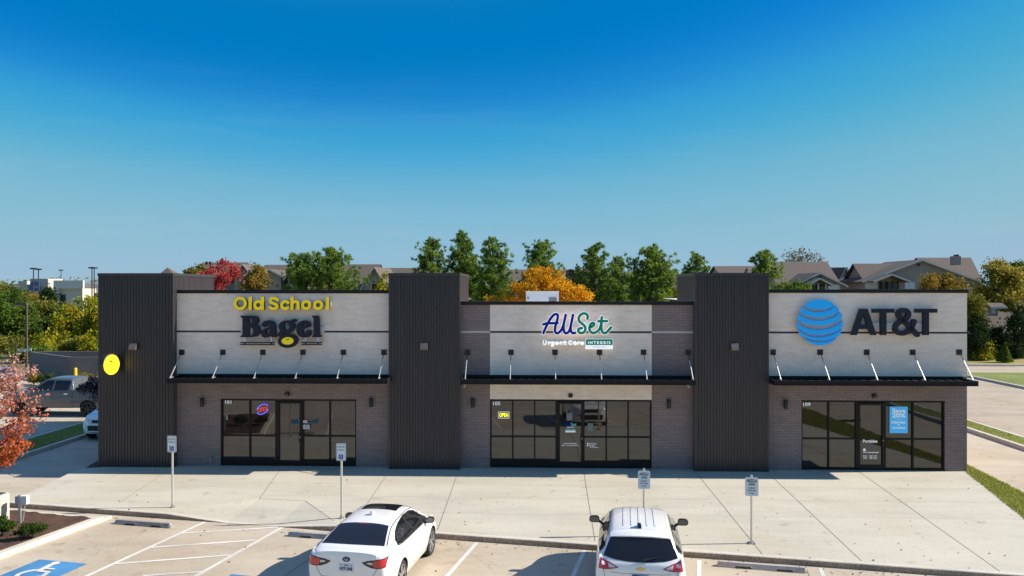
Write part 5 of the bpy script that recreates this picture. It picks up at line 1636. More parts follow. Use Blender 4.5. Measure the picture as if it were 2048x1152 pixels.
def wheel_stop(px, py, label, mat, L=1.78):
    c = gnd(px, py, LOT)
    o = thing('wheel_stop', label, 'wheel stop', c)
    mb = MB()
    rng = random.Random(px)
    sec = [(-.085, 0), (-.078, .035), (-.045, .115), (.045, .115), (.078, .035), (.085, 0)]
    xs = [-L / 2, -L / 2 + .05, -L * .30, -L * .285, -L * .12, -L * .105, L * .16, L * .175, L * .34, L * .355, L / 2 - .05, L / 2]
    P = lambda u, v, z: Vector((c.x, c.y, LOT + .003 + z)) + KU * u + KN * v
    pr = None
    for i, u in enumerate(xs):
        notch = i in (3, 4, 7, 8)
        k = .55 if i in (0, len(xs) - 1) else 1
        ring = [P(u, v * (1 if k == 1 else .8), (z if not notch else max(z, .045)) * (k if z > .04 else 1) + rng.uniform(-.002, .002) * (z > .1)) for v, z in sec]
        if pr:
            for j in range(len(sec)): mb.quad(pr[j], ring[j], ring[(j + 1) % len(sec)], pr[(j + 1) % len(sec)])
        else: mb.poly(ring)
        pr = ring
    mb.poly(pr)
    mb.build('block', mat, o)
    mb = MB()
    for u in (-L * .37, L * .42):
        q = P(u, 0, .115); mb.lathe([(.018, 0), (.018, .006), (0, .008)], q, 'Z', 10)
    mb.build('fixing_bolt', plain('rusty_bolt', (.12, .06, .035), .8, var=.2), o)


STOPM = concrete('stop_concrete', (.34, .32, .31), amt=.4, streak=False)
wheel_stop(287, 1051, 'grey concrete wheel stop at the bay beside the planting bed', STOPM)
wheel_stop(640, 1076, 'grey concrete wheel stop in front of the white saloon', STOPM)
wheel_stop(1523, 1138, 'pale worn concrete wheel stop in the empty bay beside the clinic sign', concrete('worn_stop', (.46, .40, .36), amt=.5, streak=False), 2.0)

b = gnd(-9, 1036, .06)
o = thing('pole_footing', 'round concrete footing of a lamp pole at the edge of the planting bed', 'footing', b)
mb = MB(); mb.lathe([(.33, -.1), (.33, .62), (.30, .65), (0, .65)], b, 'Z', 28); mb.build('footing', M['kerb'], o, smooth=True)
mb = MB(); mb.box(b.x - .17, b.x + .17, b.y - .17, b.y + .17, b.z + .65, b.z + .67); mb.tube([b + Vector((0, 0, .67)), b + Vector((0, 0, 7.5))], [.085, .06], 10); mb.build('pole', M['metal_dark'], o)
b = gnd(40, 1038, .07)
o = thing('utility_box', 'small grey and white electrical box on a steel post in the planting bed', 'electrical box', b)
mb = MB(); mb.box(b.x - .035, b.x + .035, b.y - .03, b.y + .03, b.z - .1, b.z + .66); mb.build('post', M['rod'], o)
mb = MB(); mb.box(b.x - .13, b.x - .036, b.y - .02, b.y + .13, b.z + .42, b.z + .62); mb.build('grey_box', plain('box_grey', (.42, .45, .5), .5, var=.02), o)
mb = MB(); mb.box(b.x + .036, b.x + .19, b.y - .02, b.y + .12, b.z + .40, b.z + .63); mb.build('white_box', M['white'], o)
mb = MB(); mb.tube([b + Vector((.12, .04, .40)), b + Vector((.10, .02, .2)), b + Vector((.09, 0, -.05))], .012, 6); mb.build('conduit', M['rod'], o)

# yellow bollard, enclosure, lamp, street sign
b = gnd(151, 764, LOT)
o = thing('bollard', 'yellow steel bollard in front of the grey enclosure', 'bollard', b)
mb = MB(); mb.tube([b, b + Vector((0, 0, .92))], .11, 14); mb.lathe([(.11, .92), (.08, .98), (0, 1.0)], b, 'Z', 14); mb.build('post', plain('bollard_yellow', (.75, .48, .01), .5, var=.04), o, smooth=True)
mb = MB(); mb.lathe([(.16, 0), (.16, .04), (.11, .05)], b, 'Z', 14); mb.build('base_ring', M['kerb'], o)
ENC = mottled('enclosure_block', (.10, .10, .108), (.145, .145, .155), 5, bump=.1)
c0 = gnd(140, 764, LOT)
o = thing('enclosure_wall', 'grey walled bin enclosure beyond the pickup truck', 'enclosure', c0)
hE = 1.72
u1, u2 = Vector((1, .10, 0)).normalized(), Vector((-.78, .62, 0)).normalized()
for a, d, ln in ((c0, u1, 8.0), (c0, u2, 7.5), (c0 + u1 * 8, u2, 7.5), (c0 + u2 * 7.5, u1, 8.0)):
    n_ = Vector((-d.y, d.x, 0)) * (.22 if d is u1 else -.22)
    mb = MB(); e0 = a + d * .001; e1 = a + d * ln
    mb.prism([e0, e1, e1 + n_, e0 + n_], (0, 0, hE)); mb.build('wall', ENC, o)
mb = MB(); mb.prism([c0 + u1 * .3 + Vector((0, -.03, 0)), c0 + u1 * 1.2 + Vector((0, -.03, 0)), c0 + u1 * 1.2 + Vector((0, .02, 0)), c0 + u1 * .3 + Vector((0, .02, 0))], (0, 0, 0.9))
b = at(53, 700, 64); b.z = 0
o = thing('street_lamp', 'brown street lamp with a flat arm rising before the thicket', 'street lamp', b)
zt = Z(53, 608, 64)
mb = MB(); mb.box(b.x - .07, b.x + .07, b.y - .07, b.y + .07, 0, zt); mb.build('pole', plain('lamp_brown', (.09, .06, .045), .6, var=.05), o)
mb = MB(); mb.box(b.x - .95, b.x + .08, b.y - .16, b.y + .16, zt - .1, zt + .10); hd = mb.build('lamp_head', MATS['lamp_brown'], o)
mb = MB(); mb.box(b.x - .9, b.x - .4, b.y - .12, b.y + .12, zt - .12, zt - .101); mb.build('lens', M['clear'], hd)
b = at(32, 740, 61); b.z = 0
o = thing('street_sign', 'pale green blade sign on a short post beside the street lamp', 'sign', b)
mb = MB(); mb.tube([b, b + Vector((0, 0, Z(32, 685, 61)))], .06, 8); mb.build('post', M['metal_dark'], o)
mb = MB(); z_ = Z(50, 700, 61); mb.prism([(b.x + .2, b.y - .07, z_ - .14), (b.x + 1.5, b.y - .5, z_ - .02), (b.x + 1.5, b.y - .5, z_ + .2), (b.x + .2, b.y - .07, z_ + .06)], (.02, .03, 0)); mb.build('sign_blade', plain('sign_mint', (.40, .50, .44), .4, var=.03), o)
# ------------------------------------------------------------------ trees
def leaves(name, P, size, mat, parent=None, org=None, aspect=.62, axis=None, seed=0, rand=.9, tint=None):
    """one small folded leaf (two triangles) per point"""
    rg = np.random.default_rng(seed)
    n = len(P)
    size = np.broadcast_to(np.asarray(size, float), (n,)) * rg.uniform(.65, 1.35, n)
    a = rg.normal(size=(n, 3)); a /= np.linalg.norm(a, axis=1)[:, None]
    if axis is not None:
        a = axis + a * rand; a /= np.linalg.norm(a, axis=1)[:, None]
    b = rg.normal(size=(n, 3)); b -= a * (a * b).sum(1)[:, None]; b /= np.linalg.norm(b, axis=1)[:, None]
    h = size[:, None] * .5
    V = np.stack([P - a * h, P + b * h * aspect - a * h * .1, P + a * h, P - b * h * aspect - a * h * .1], 1).reshape(-1, 3)
    o_ = np.array(ORG.get(parent.name, (0, 0, 0)) if parent else (org or (0, 0, 0)), float)
    V = V - o_
    me = bpy.data.meshes.new(name)
    me.vertices.add(4 * n); me.loops.add(4 * n); me.polygons.add(n)
    me.vertices.foreach_set('co', V.astype(np.float32).ravel())
    me.loops.foreach_set('vertex_index', np.arange(4 * n, dtype=np.int32))
    me.polygons.foreach_set('loop_start', np.arange(0, 4 * n, 4, dtype=np.int32))
    me.polygons.foreach_set('loop_total', np.full(n, 4, dtype=np.int32))
    me.update(calc_edges=True)
    at_ = me.attributes.new('tint', 'FLOAT', 'FACE')
    t = rg.uniform(0, 1, n) if tint is None else np.clip(tint + rg.normal(0, .12, n), 0, 1)
    at_.data.foreach_set('value', t.astype(np.float32))
    me.materials.append(mat)
    return link(name, me, parent, Vector(o_))


BARK = mottled('bark', (.05, .036, .026), (.11, .085, .062), 9, bump=.6)
PINEB = mottled('pine_bark', (.06, .035, .022), (.12, .075, .05), 8, bump=.6)
LM = dict(
    pine=leafmat('pine_needles', [(.08, .135, .03), (.17, .26, .05), (.30, .39, .075)], .42),
    red=leafmat('red_leaves', [(.26, .03, .035), (.44, .065, .06), (.56, .14, .11), (.50, .05, .06)], .45),
    orange=leafmat('orange_leaves', [(.26, .20, .02), (.55, .27, .015), (.74, .37, .018), (.80, .48, .035), (.66, .24, .02)], .5),
    lime=leafmat('yellow_green_leaves', [(.10, .14, .016), (.22, .24, .02), (.34, .33, .024), (.46, .39, .03), (.34, .22, .03)], .4),
    olive=leafmat('olive_leaves', [(.12, .135, .02), (.20, .205, .034), (.28, .24, .05)], .4),
    green=leafmat('mid_green_leaves', [(.065, .12, .02), (.115, .18, .03), (.17, .22, .036)], .4),
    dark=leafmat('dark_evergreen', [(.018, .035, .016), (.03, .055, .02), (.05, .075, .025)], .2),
    rust=leafmat('rusty_leaves', [(.17, .13, .028), (.29, .21, .04), (.38, .24, .05)], .4),
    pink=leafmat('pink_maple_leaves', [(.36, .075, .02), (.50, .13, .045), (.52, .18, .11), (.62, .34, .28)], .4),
    plum=leafmat('plum_leaves', [(.03, .016, .022), (.06, .028, .036), (.12, .07, .075), (.4, .36, .36)], .25),
    gold=leafmat('golden_olive_leaves', [(.15, .15, .03), (.32, .27, .05), (.46, .36, .07)], .45),
    bare=leafmat('sparse_leaves', [(.16, .15, .10), (.24, .22, .15)], .3))


def clumps(rg, blobs, nc, per, spread, lo=.45):
    """leaf points gathered in clumps that fill the outer part of some ellipsoids"""
    vol = np.array([b[3] * b[4] * b[5] for b in blobs]) ** .75; vol /= vol.sum()
    out = []; ax = []; tn = []
    lump = []
    for b in blobs:                                  # uneven lumps over each main mass
        for q in range(11):
            d = rg.normal(size=3); d /= np.linalg.norm(d)
            k = rg.uniform(.55, .95); r = rg.uniform(.28, .5)
            lump.append((np.array(b[:3]) + d * np.array(b[3:6]) * k, np.array(b[3:6]) * r, rg.uniform(.15, .85)))
    for k in rg.choice(len(blobs), nc, p=vol):
        c0, r0, t0 = lump[k * 11 + rg.integers(11)]
        d = rg.normal(size=3); d /= np.linalg.norm(d)
        c = c0 + d * r0 * rg.uniform(lo, 1.05)
        m_ = int(per * rg.uniform(.5, 1.5))
        s_ = spread * rg.uniform(.5, 1.15)
        out.append(c + rg.normal(size=(m_, 3)) * s_ * np.array([1, 1, .75])); ax.append(np.tile(d, (m_, 1))); tn.append(np.full(m_, t0 + rg.normal(0, .22)))
    return np.concatenate(out), np.concatenate(ax), np.concatenate(tn)


def broadleaf(name, label, base, blobs, mat, nc=160, per=26, spread=.3, size=.26, seed=1, group=None, trunk=.16, cat='tree', limbs=9, lo=.45):
    """blobs: (x, y, z, rx, ry, rz) in world metres"""
    rg = np.random.default_rng(seed); rng = random.Random(seed)
    base = Vector(base)
    o = thing(name, label, cat, base, group)
    mb = MB()
    zc_ = sum(b[2] for b in blobs) / len(blobs); zl = min(b[2] - b[5] for b in blobs)
    top = Vector((sum(b[0] for b in blobs) / len(blobs), sum(b[1] for b in blobs) / len(blobs), zc_))
    fork = base.lerp(top, .45); fork.z = max(base.z + .25, min(zl + .3, zc_ * .7))
    mb.tube([base - Vector((0, 0, .1)), base.lerp(fork, .5) + Vector((rng.uniform(-.1, .1), 0, 0)), fork, top], [trunk * 1.25, trunk, trunk * .8, trunk * .3], 8)
    for k in range(limbs):
        b = blobs[k % len(blobs)]
        e = Vector((b[0] + rng.uniform(-.7, .7) * b[3], b[1] + rng.uniform(-.7, .7) * b[4], b[2] + rng.uniform(-.3, .75) * b[5]))
        s_ = fork.lerp(top, rng.uniform(0, .8)); m_ = s_.lerp(e, .5) + Vector((0, 0, .12 * (e - s_).length))
        mb.tube([s_, m_, e], [trunk * .4, trunk * .25, trunk * .08], 6)
    mb.build('trunk', BARK, o, smooth='all')
    P, ax, tn = clumps(rg, blobs, nc, per, spread, lo)
    k = P[:, 2] > base.z + .05
    leaves('crown', P[k], size, mat, o, seed=seed, axis=None, tint=tn[k])
    return o


def pxblob(Y, cx, cy, rx, ry, depth=None):
    c = at(cx, cy, Y); s_ = mpp(Y)
    return (c.x, Y, c.z, rx * s_, (depth or rx) * s_, ry * s_)


def pine(label, px, top, Y, wpx, bot, seed, lean=0, sparse=1.0):
    rg = np.random.default_rng(seed)
    b = at(px, 576, Y); base = Vector((b.x, Y, 0)); zt = Z(px, top, Y); zb = max(1.2, Z(px, bot, Y)); W = wpx / 2 * mpp(Y)
    o = thing('pine_tree', label, 'tree', base, 'pines behind the shops')
    mb = MB()
    tip = Vector((base.x + lean, Y, zt - .2))
    path = [base.lerp(tip, t) + Vector((.12 * math.sin(3 * t + seed), .1 * math.cos(4 * t), 0)) for t in (0, .25, .5, .75, 1)]
    mb.tube(path, [.2, .16, .12, .07, .025], 8)
    tuft, tdir, ttn = [], [], []
    nb = int((zt - zb) * 9 * max(1, W / 2.2))
    for k in range(nb):
        t = (k + rg.uniform(0, 1)) / nb
        z = zb + (zt - zb) * t
        f_ = max(0, min(1, z / zt)); i = min(3, int(f_ * 4)); s_ = path[i].lerp(path[i + 1], f_ * 4 - i)
        az = rg.uniform(0, 2 * math.pi)
        prof = 1.12 * (1 - t) ** (.52 if W < 2.8 else .85) * (.75 + .25 * min(1, t * 4)) + .05
        L = W * prof * rg.uniform(.55, 1.15)
        up = rg.uniform(.15, .55) + .5 * t
        d = Vector((math.cos(az), math.sin(az), up)).normalized()
        e = s_ + d * L + Vector((0, 0, .06 * L * L))
        m_ = s_.lerp(e, .55) - Vector((0, 0, .07 * L))
        mb.tube([s_, m_, e], [.05, .03, .012], 5, caps=False)
        n_ = max(3, int(L * 9 * sparse))
        tb = rg.uniform(.2, .8)
        for q in range(n_):
            u = rg.uniform(.35, 1.02)
            p_ = (s_.lerp(m_, u / .55) if u < .55 else m_.lerp(e, (u - .55) / .45)) + Vector(rg.normal(0, .13 + .10 * L, 3) * np.array([1, 1, .55]))
            tuft.append(p_); tdir.append(d * .5 + Vector((0, 0, .7))); ttn.append(tb)
    mb.build('trunk', PINEB, o, smooth='all')
    tuft = np.array([tuple(v) for v in tuft]); tdir = np.array([tuple(v) for v in tdir])
    K = 24
    P = np.repeat(tuft, K, 0); dr = rg.normal(size=P.shape) + np.repeat(tdir, K, 0) * .7; dr /= np.linalg.norm(dr, axis=1)[:, None]
    P = P + dr * rg.uniform(.06, .20, (len(P), 1))
    leaves('crown', P, .30, LM['pine'], o, aspect=.22, axis=dr, rand=.25, seed=seed, tint=np.repeat(np.array(ttn), K))
    return o


for i, a in enumerate([
        (862, 478, 78, 86, 612, 'pine at the left end of the central row behind the middle tower'), (921, 463, 80, 118, 615, 'tallest pine of the central row, second from its left end'),
        (985, 477, 76, 92, 618, 'open crowned pine with visible trunk left of the orange tree'), (1080, 486, 84, 104, 585, 'pine rising straight behind the orange tree'),
        (1193, 489, 78, 92, 618, 'pine just right of the orange tree'), (1236, 514, 84, 66, 618, 'small narrow pine between the two pines right of the orange tree'),
        (1302, 496, 76, 118, 620, 'broad round topped pine right of the rooftop unit'), (1389, 506, 90, 62, 600, 'pine tip showing above the third tower'),
        (1526, 502, 72, 92, 600, 'pine at the right edge of the third tower in front of a house roof'),
        (598, 508, 74, 84, 596, 'left one of two pines behind the bagel shop'), (660, 497, 74, 148, 600, 'widest pine, right one of two behind the bagel shop')]):
    pine(a[5], a[0], a[1], a[2], a[3], a[4], 11 + i)

bl = lambda *q: [pxblob(*a) for a in q]
G0 = lambda px, Y: (X(px, Y), Y, 0)
broadleaf('red_maple', 'bright red autumn tree beside the corner tower roofline', G0(441, 66), bl((66, 441, 553, 38, 26), (66, 432, 572, 42, 30), (66, 455, 540, 22, 18)), LM['red'], 230, 24, .22, .19, 3)
broadleaf('orange_tree', 'golden orange autumn tree behind the rooftop unit', G0(1090, 58), bl((58, 1085, 574, 56, 34), (58, 1040, 592, 46, 30), (58, 1130, 590, 46, 30), (58, 1090, 556, 26, 20), (58, 1155, 592, 26, 26), (58, 1000, 610, 30, 30)), LM['orange'], 560, 26, .2, .16, 4, limbs=14)
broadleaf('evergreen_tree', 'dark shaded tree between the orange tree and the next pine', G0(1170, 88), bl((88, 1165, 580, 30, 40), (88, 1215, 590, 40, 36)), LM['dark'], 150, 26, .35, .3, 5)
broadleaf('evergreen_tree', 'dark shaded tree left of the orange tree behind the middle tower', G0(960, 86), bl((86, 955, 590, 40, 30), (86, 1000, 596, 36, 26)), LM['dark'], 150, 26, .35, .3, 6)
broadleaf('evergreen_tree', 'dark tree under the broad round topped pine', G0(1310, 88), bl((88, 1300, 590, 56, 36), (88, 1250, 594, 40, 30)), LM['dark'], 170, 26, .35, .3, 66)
broadleaf('small_tree', 'small yellow green tree tucked against the third tower', G0(1372, 70), bl((70, 1374, 592, 24, 24), (70, 1355, 604, 20, 18)), LM['lime'], 90, 22, .22, .2, 7)
broadleaf('small_tree', 'small yellow green tree tucked against the middle tower', G0(772, 70), bl((70, 770, 572, 18, 24), (70, 764, 590, 20, 18)), LM['lime'], 80, 22, .22, .2, 8)
broadleaf('leafy_tree', 'brownish green tree between two gabled roofs right of the red tree', G0(512, 84), bl((84, 520, 553, 20, 26), (84, 506, 572, 24, 24)), LM['rust'], 110, 24, .3, .26, 9)
broadleaf('leafy_tree', 'dull green tree peeking over the corner tower left of the red tree', G0(391, 100), bl((100, 391, 542, 20, 12), (100, 385, 556, 20, 14)), LM['olive'], 90, 22, .3, .28, 10)
broadleaf('leafy_tree', 'bushy green tree low behind the globe sign parapet', G0(1592, 66), bl((66, 1588, 582, 30, 16), (66, 1570, 590, 26, 18)), LM['green'], 100, 24, .25, .2, 12)
broadleaf('bare_tree', 'thinly leaved grey tree rising over the large house roof', G0(1606, 135), bl((135, 1606, 520, 40, 20), (135, 1580, 535, 24, 12)), LM['bare'], 120, 9, .5, .34, 13, limbs=22)
broadleaf('leafy_tree', 'rusty green autumn tree in front of the widest house', G0(1882, 72), bl((72, 1880, 565, 30, 14), (72, 1856, 577, 26, 14), (72, 1900, 578, 24, 16)), LM['rust'], 220, 28, .28, .2, 14)
broadleaf('leafy_tree', 'large olive brown tree right of the widest house', G0(1990, 84), bl((84, 1998, 565, 40, 42), (84, 1986, 545, 24, 22), (84, 2018, 590, 36, 44), (84, 1984, 600, 28, 28)), LM['gold'], 380, 30, .35, .26, 15, limbs=12)
broadleaf('leafy_tree', 'dark green tree at the far right edge of the skyline', G0(2034, 110), bl((110, 2034, 546, 22, 20), (110, 2040, 575, 30, 28)), LM['green'], 140, 24, .4, .32, 16)
broadleaf('leafy_tree', 'yellow green tree beside the right end of the shop roofline', G0(1950, 74), bl((74, 1946, 605, 20, 24), (74, 1942, 632, 22, 24), (74, 1954, 622, 14, 18)), LM['olive'], 200, 26, .28, .2, 17)
for i, (px, cy, Y, rx, ry, mt, lb) in enumerate([
        (1950, 672, 73, 30, 36, 'dark', 'dark cedar beside the shop corner at the lawn edge'), (1990, 684, 75, 26, 28, 'dark', 'dark cedar below the small shed roof'),
        (2038, 662, 75, 26, 46, 'dark', 'tall dark cedar at the right edge of the frame'), (2026, 640, 84, 24, 26, 'olive', 'olive bush right of the small shed'),
        (1964, 702, 73.5, 22, 14, 'lime', 'yellow green bush at the foot of the dark cedars'), (2038, 706, 76, 22, 14, 'olive', 'low olive bush at the far edge of the lawn')]):
    broadleaf('cedar_tree' if mt == 'dark' else 'bush', lb, G0(px, Y), bl((Y, px, cy, rx, ry), (Y, px - 6, cy + ry * .6, rx * .9, ry * .5)), LM[mt], 170, 26, .28, .22, 30 + i, cat='tree' if mt == 'dark' else 'bush')
# young conifer on the lawn
rg = np.random.default_rng(77); b = Vector((X(2010, 71), 71, 0)); zt = Z(2010, 686, 71); o = thing('young_conifer', 'young cone shaped conifer standing alone on the far lawn', 'tree', b)
mb = MB(); mb.tube([b, b + Vector((0, 0, zt))], [.06, .015], 6); mb.build('trunk', PINEB, o)
t = rg.uniform(0, 1, 2600) ** 1.4; az = rg.uniform(0, 6.28, 2600); r_ = .62 * (1 - t) * rg.uniform(.4, 1.1, 2600)
leaves('crown', np.stack([b.x + r_ * np.cos(az), b.y + r_ * np.sin(az), .1 + t * (zt - .05)], 1), .16, LM['green'], o, seed=5)

# thicket at the left
TH_ = [(15, 622, 92, 46, 42, 'green', 'green tree at the left edge of the thicket'), (70, 636, 96, 40, 36, 'olive', 'olive tree behind the street lamp'), (96, 606, 104, 20, 27, 'dark', 'dark narrow tree in front of the pale warehouse'),
       (126, 646, 100, 34, 34, 'olive', 'olive tree in the middle of the thicket'), (168, 630, 94, 42, 36, 'lime', 'bright yellow green tree nearest the corner tower'), (205, 624, 98, 34, 34, 'olive', 'olive tree meeting the edge of the corner tower'),
       (40, 650, 86, 34, 38, 'green', 'green tree at the foot of the street lamp'), (104, 655, 90, 34, 34, 'dark', 'dark shaded tree behind the thicket front'), (150, 652, 86, 38, 34, 'lime', 'wide yellow green tree behind the bin enclosure'),
       (190, 650, 84, 30, 36, 'lime', 'yellow green tree half hidden by the corner tower'), (-20, 640, 86, 34, 46, 'green', 'green tree cut by the left edge of the frame'), (56, 608, 112, 36, 18, 'rust', 'rusty brown tree top below the warehouse'),
       (8, 596, 112, 34, 24, 'olive', 'olive tree top below the far warehouse roof')]
for i, (px, cy, Y, rx, ry, mt, lb) in enumerate(TH_):
    broadleaf('leafy_tree', lb, G0(px, Y), bl((Y, px, cy, rx, ry), (Y, px - rx * .4, cy + ry * .5, rx * .7, ry * .6), (Y, px + rx * .4, cy + ry * .4, rx * .7, ry * .6), (Y, px + rx * .1, cy - ry * .5, rx * .6, ry * .5)), LM[mt], 230, 26, .38, .28, 60 + i, group='trees of the thicket', limbs=7)
BU = [(20, 688, 74, 32, 18, 'olive', 'olive bush beside the green street sign'), (74, 690, 76, 28, 20, 'lime', 'pale yellow green bush behind the street sign'), (112, 686, 78, 26, 22, 'lime', 'yellow green bush over the middle of the enclosure wall'),
      (150, 690, 76, 26, 18, 'olive', 'olive bush over the enclosure corner'), (184, 686, 75, 26, 22, 'lime', 'yellow green bush beside the corner tower'), (60, 706, 70, 40, 14, 'green', 'low green bush along the enclosure')]
for i, (px, cy, Y, rx, ry, mt, lb) in enumerate(BU):
    broadleaf('bush', lb, G0(px, Y), bl((Y, px, cy, rx, ry), (Y, px - 8, cy + ry * .5, rx * .9, ry * .6)), LM[mt], 120, 24, .26, .2, 90 + i, cat='bush', trunk=.05)
for i, (px, py, Y, rx, ry, mt, lb) in enumerate([(68, 756, 53.5, 14, 10, 'rust', 'rusty shrub against the bin enclosure'), (100, 757, 53, 18, 8, 'dark', 'dark shrub against the bin enclosure'), (172, 755, 51, 14, 9, 'rust', 'rusty shrub right of the yellow bollard')]):
    broadleaf('shrub', lb, G0(px, Y), bl((Y, px, py, rx, ry)), LM[mt], 50, 22, .16, .14, 120 + i, cat='shrub', trunk=.04)
broadleaf('plum_shrub', 'dark plum leaved small tree hiding the truck bed', G0(188, 38.6), bl((38.6, 190, 768, 20, 16), (38.6, 200, 784, 18, 16), (38.6, 172, 776, 14, 9)), LM['plum'], 150, 22, .12, .10, 130, cat='tree', trunk=.05)

# pink maple at the left edge
rg = np.random.default_rng(5); rng = random.Random(5)
b = Vector((-15.0, 21.4, 0.05))
o = thing('pink_maple', 'young maple with pink and orange autumn leaves at the left edge', 'tree', b)
mb = MB(); P, tn = [], []
fork = b + Vector((0, 0, 1.0))
mb.tube([b - Vector((0, 0, .1)), b + Vector((.02, 0, .6)), fork, b + Vector((-.05, .1, 4.3))], [.07, .055, .05, .012], 8)
for k in range(52):
    z0 = rng.uniform(1.2, 3.6); az = rng.uniform(0, 2 * math.pi)
    L = rng.uniform(1.0, 2.05) * (1.0 if z0 < 2.6 else .75)
    s_ = b + Vector((0, 0, z0)); el = rng.uniform(.3, .95)
    d = Vector((math.cos(az) * math.cos(el), math.sin(az) * math.cos(el), math.sin(el)))
    e = s_ + d * L; m_ = s_.lerp(e, .5) - Vector((0, 0, .08))
    mb.tube([s_, m_, e], [.022, .014, .005], 5)
    for q in range(rng.randint(7, 11)):
        u = rng.uniform(.30, 1.0); c = m_.lerp(e, (u - .5) * 2) if u > .5 else s_.lerp(m_, u * 2)
        n_ = rng.randint(12, 26)
        pts = np.array(c) + rg.normal(size=(n_, 3)) * np.array([.10, .10, .08]); P.append(pts)
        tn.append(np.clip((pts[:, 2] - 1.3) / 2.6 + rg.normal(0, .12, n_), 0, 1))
mb.build('trunk', BARK, o, smooth='all')
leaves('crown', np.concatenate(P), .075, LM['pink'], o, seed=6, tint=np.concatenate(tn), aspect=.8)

# shrubs in the planting bed
for i, (px, py, rx, ry, lb) in enumerate([(64, 1056, 26, 14, 'round green shrub beside the electrical box post'), (4, 1048, 20, 18, 'round green shrub against the round concrete footing')]):
    g = gnd(px, py + ry, .07); Y = g.y
    broadleaf('shrub', lb, g, bl((Y, px, py + 4, rx, ry, rx * .8), (Y, px + 4, py, rx * .8, ry * .8, rx * .7)), leafmat('shrub_leaves_%s' % 'ab'[i], [(.03, .055, .012), (.06, .095, .02), (.10, .14, .03)], .3), 330, 16, .045, .05, 140 + i, cat='shrub', trunk=.012, lo=.1)

# far wood along the horizon
rg = np.random.default_rng(9); n = 26000
x = rg.uniform(-420, 420, n); y = 430 + rg.uniform(-30, 30, n) + 30 * np.sin(x * .02)
hh = 8.5 + 2.2 * np.sin(x * .11) + 1.6 * np.sin(x * .31 + 2) + 1.0 * np.sin(x * .73)
z = hh * rg.uniform(0, 1, n) ** .6
o = leaves('far_wood', np.stack([x, y, z], 1), 1.7, LM['olive'], None, (0, 430, 0), seed=3); tag(o, kind='stuff')

# ------------------------------------------------------------------ houses
def shingle(name, c):
    m, n, l, p = nt(name)
    g = n.new('ShaderNodeNewGeometry'); w = n.new('ShaderNodeTexNoise'); w.inputs['Scale'].default_value = 1.6; w.inputs['Detail'].default_value = 9; w.inputs['Roughness'].default_value = .8
    mp = n.new('ShaderNodeMapping'); mp.inputs['Scale'].default_value = (1, 1, 5)
    l.new(g.outputs['Position'], mp.inputs[0]); l.new(mp.outputs[0], w.inputs['Vector'])
    r = ramp(n, [(.3, tuple(q * .78 for q in c)), (.7, tuple(q * 1.2 for q in c))]); l.new(w.outputs['Fac'], r.inputs['Fac']); l.new(r.outputs['Color'], p.inputs['Base Color']); p.inputs['Roughness'].default_value = .95
    return m


def siding(name, c):
    m, n, l, p = nt(name)
    g = n.new('ShaderNodeNewGeometry'); s_ = n.new('ShaderNodeSeparateXYZ'); l.new(g.outputs['Position'], s_.inputs[0])
    f_ = n.new('ShaderNodeMath'); f_.operation = 'FRACT'; mu = n.new('ShaderNodeMath'); mu.operation = 'MULTIPLY'; mu.inputs[1].default_value = 5
    l.new(s_.outputs['Z'], mu.inputs[0]); l.new(mu.outputs[0], f_.inputs[0])
    r = ramp(n, [(0, tuple(q * .7 for q in c)), (.2, c)]); l.new(f_.outputs[0], r.inputs['Fac']); l.new(r.outputs['Color'], p.inputs['Base Color']); p.inputs['Roughness'].default_value = .8
    return m


ROOF = shingle('brown_shingle', (.115, .088, .072)); ROOF2 = shingle('dark_shingle', (.07, .055, .05)); TAN = siding('tan_siding', (.38, .32, .25)); GRS = siding('grey_siding', (.34, .275, .225)); BRK = siding('red_brown_brick', (.26, .13, .10))
HTRIM = plain('house_trim', (.62, .58, .52), .7, var=.03); HGL = M['carglass']; HBLIND = plain('window_blind', (.62, .66, .72), .3, var=.05)


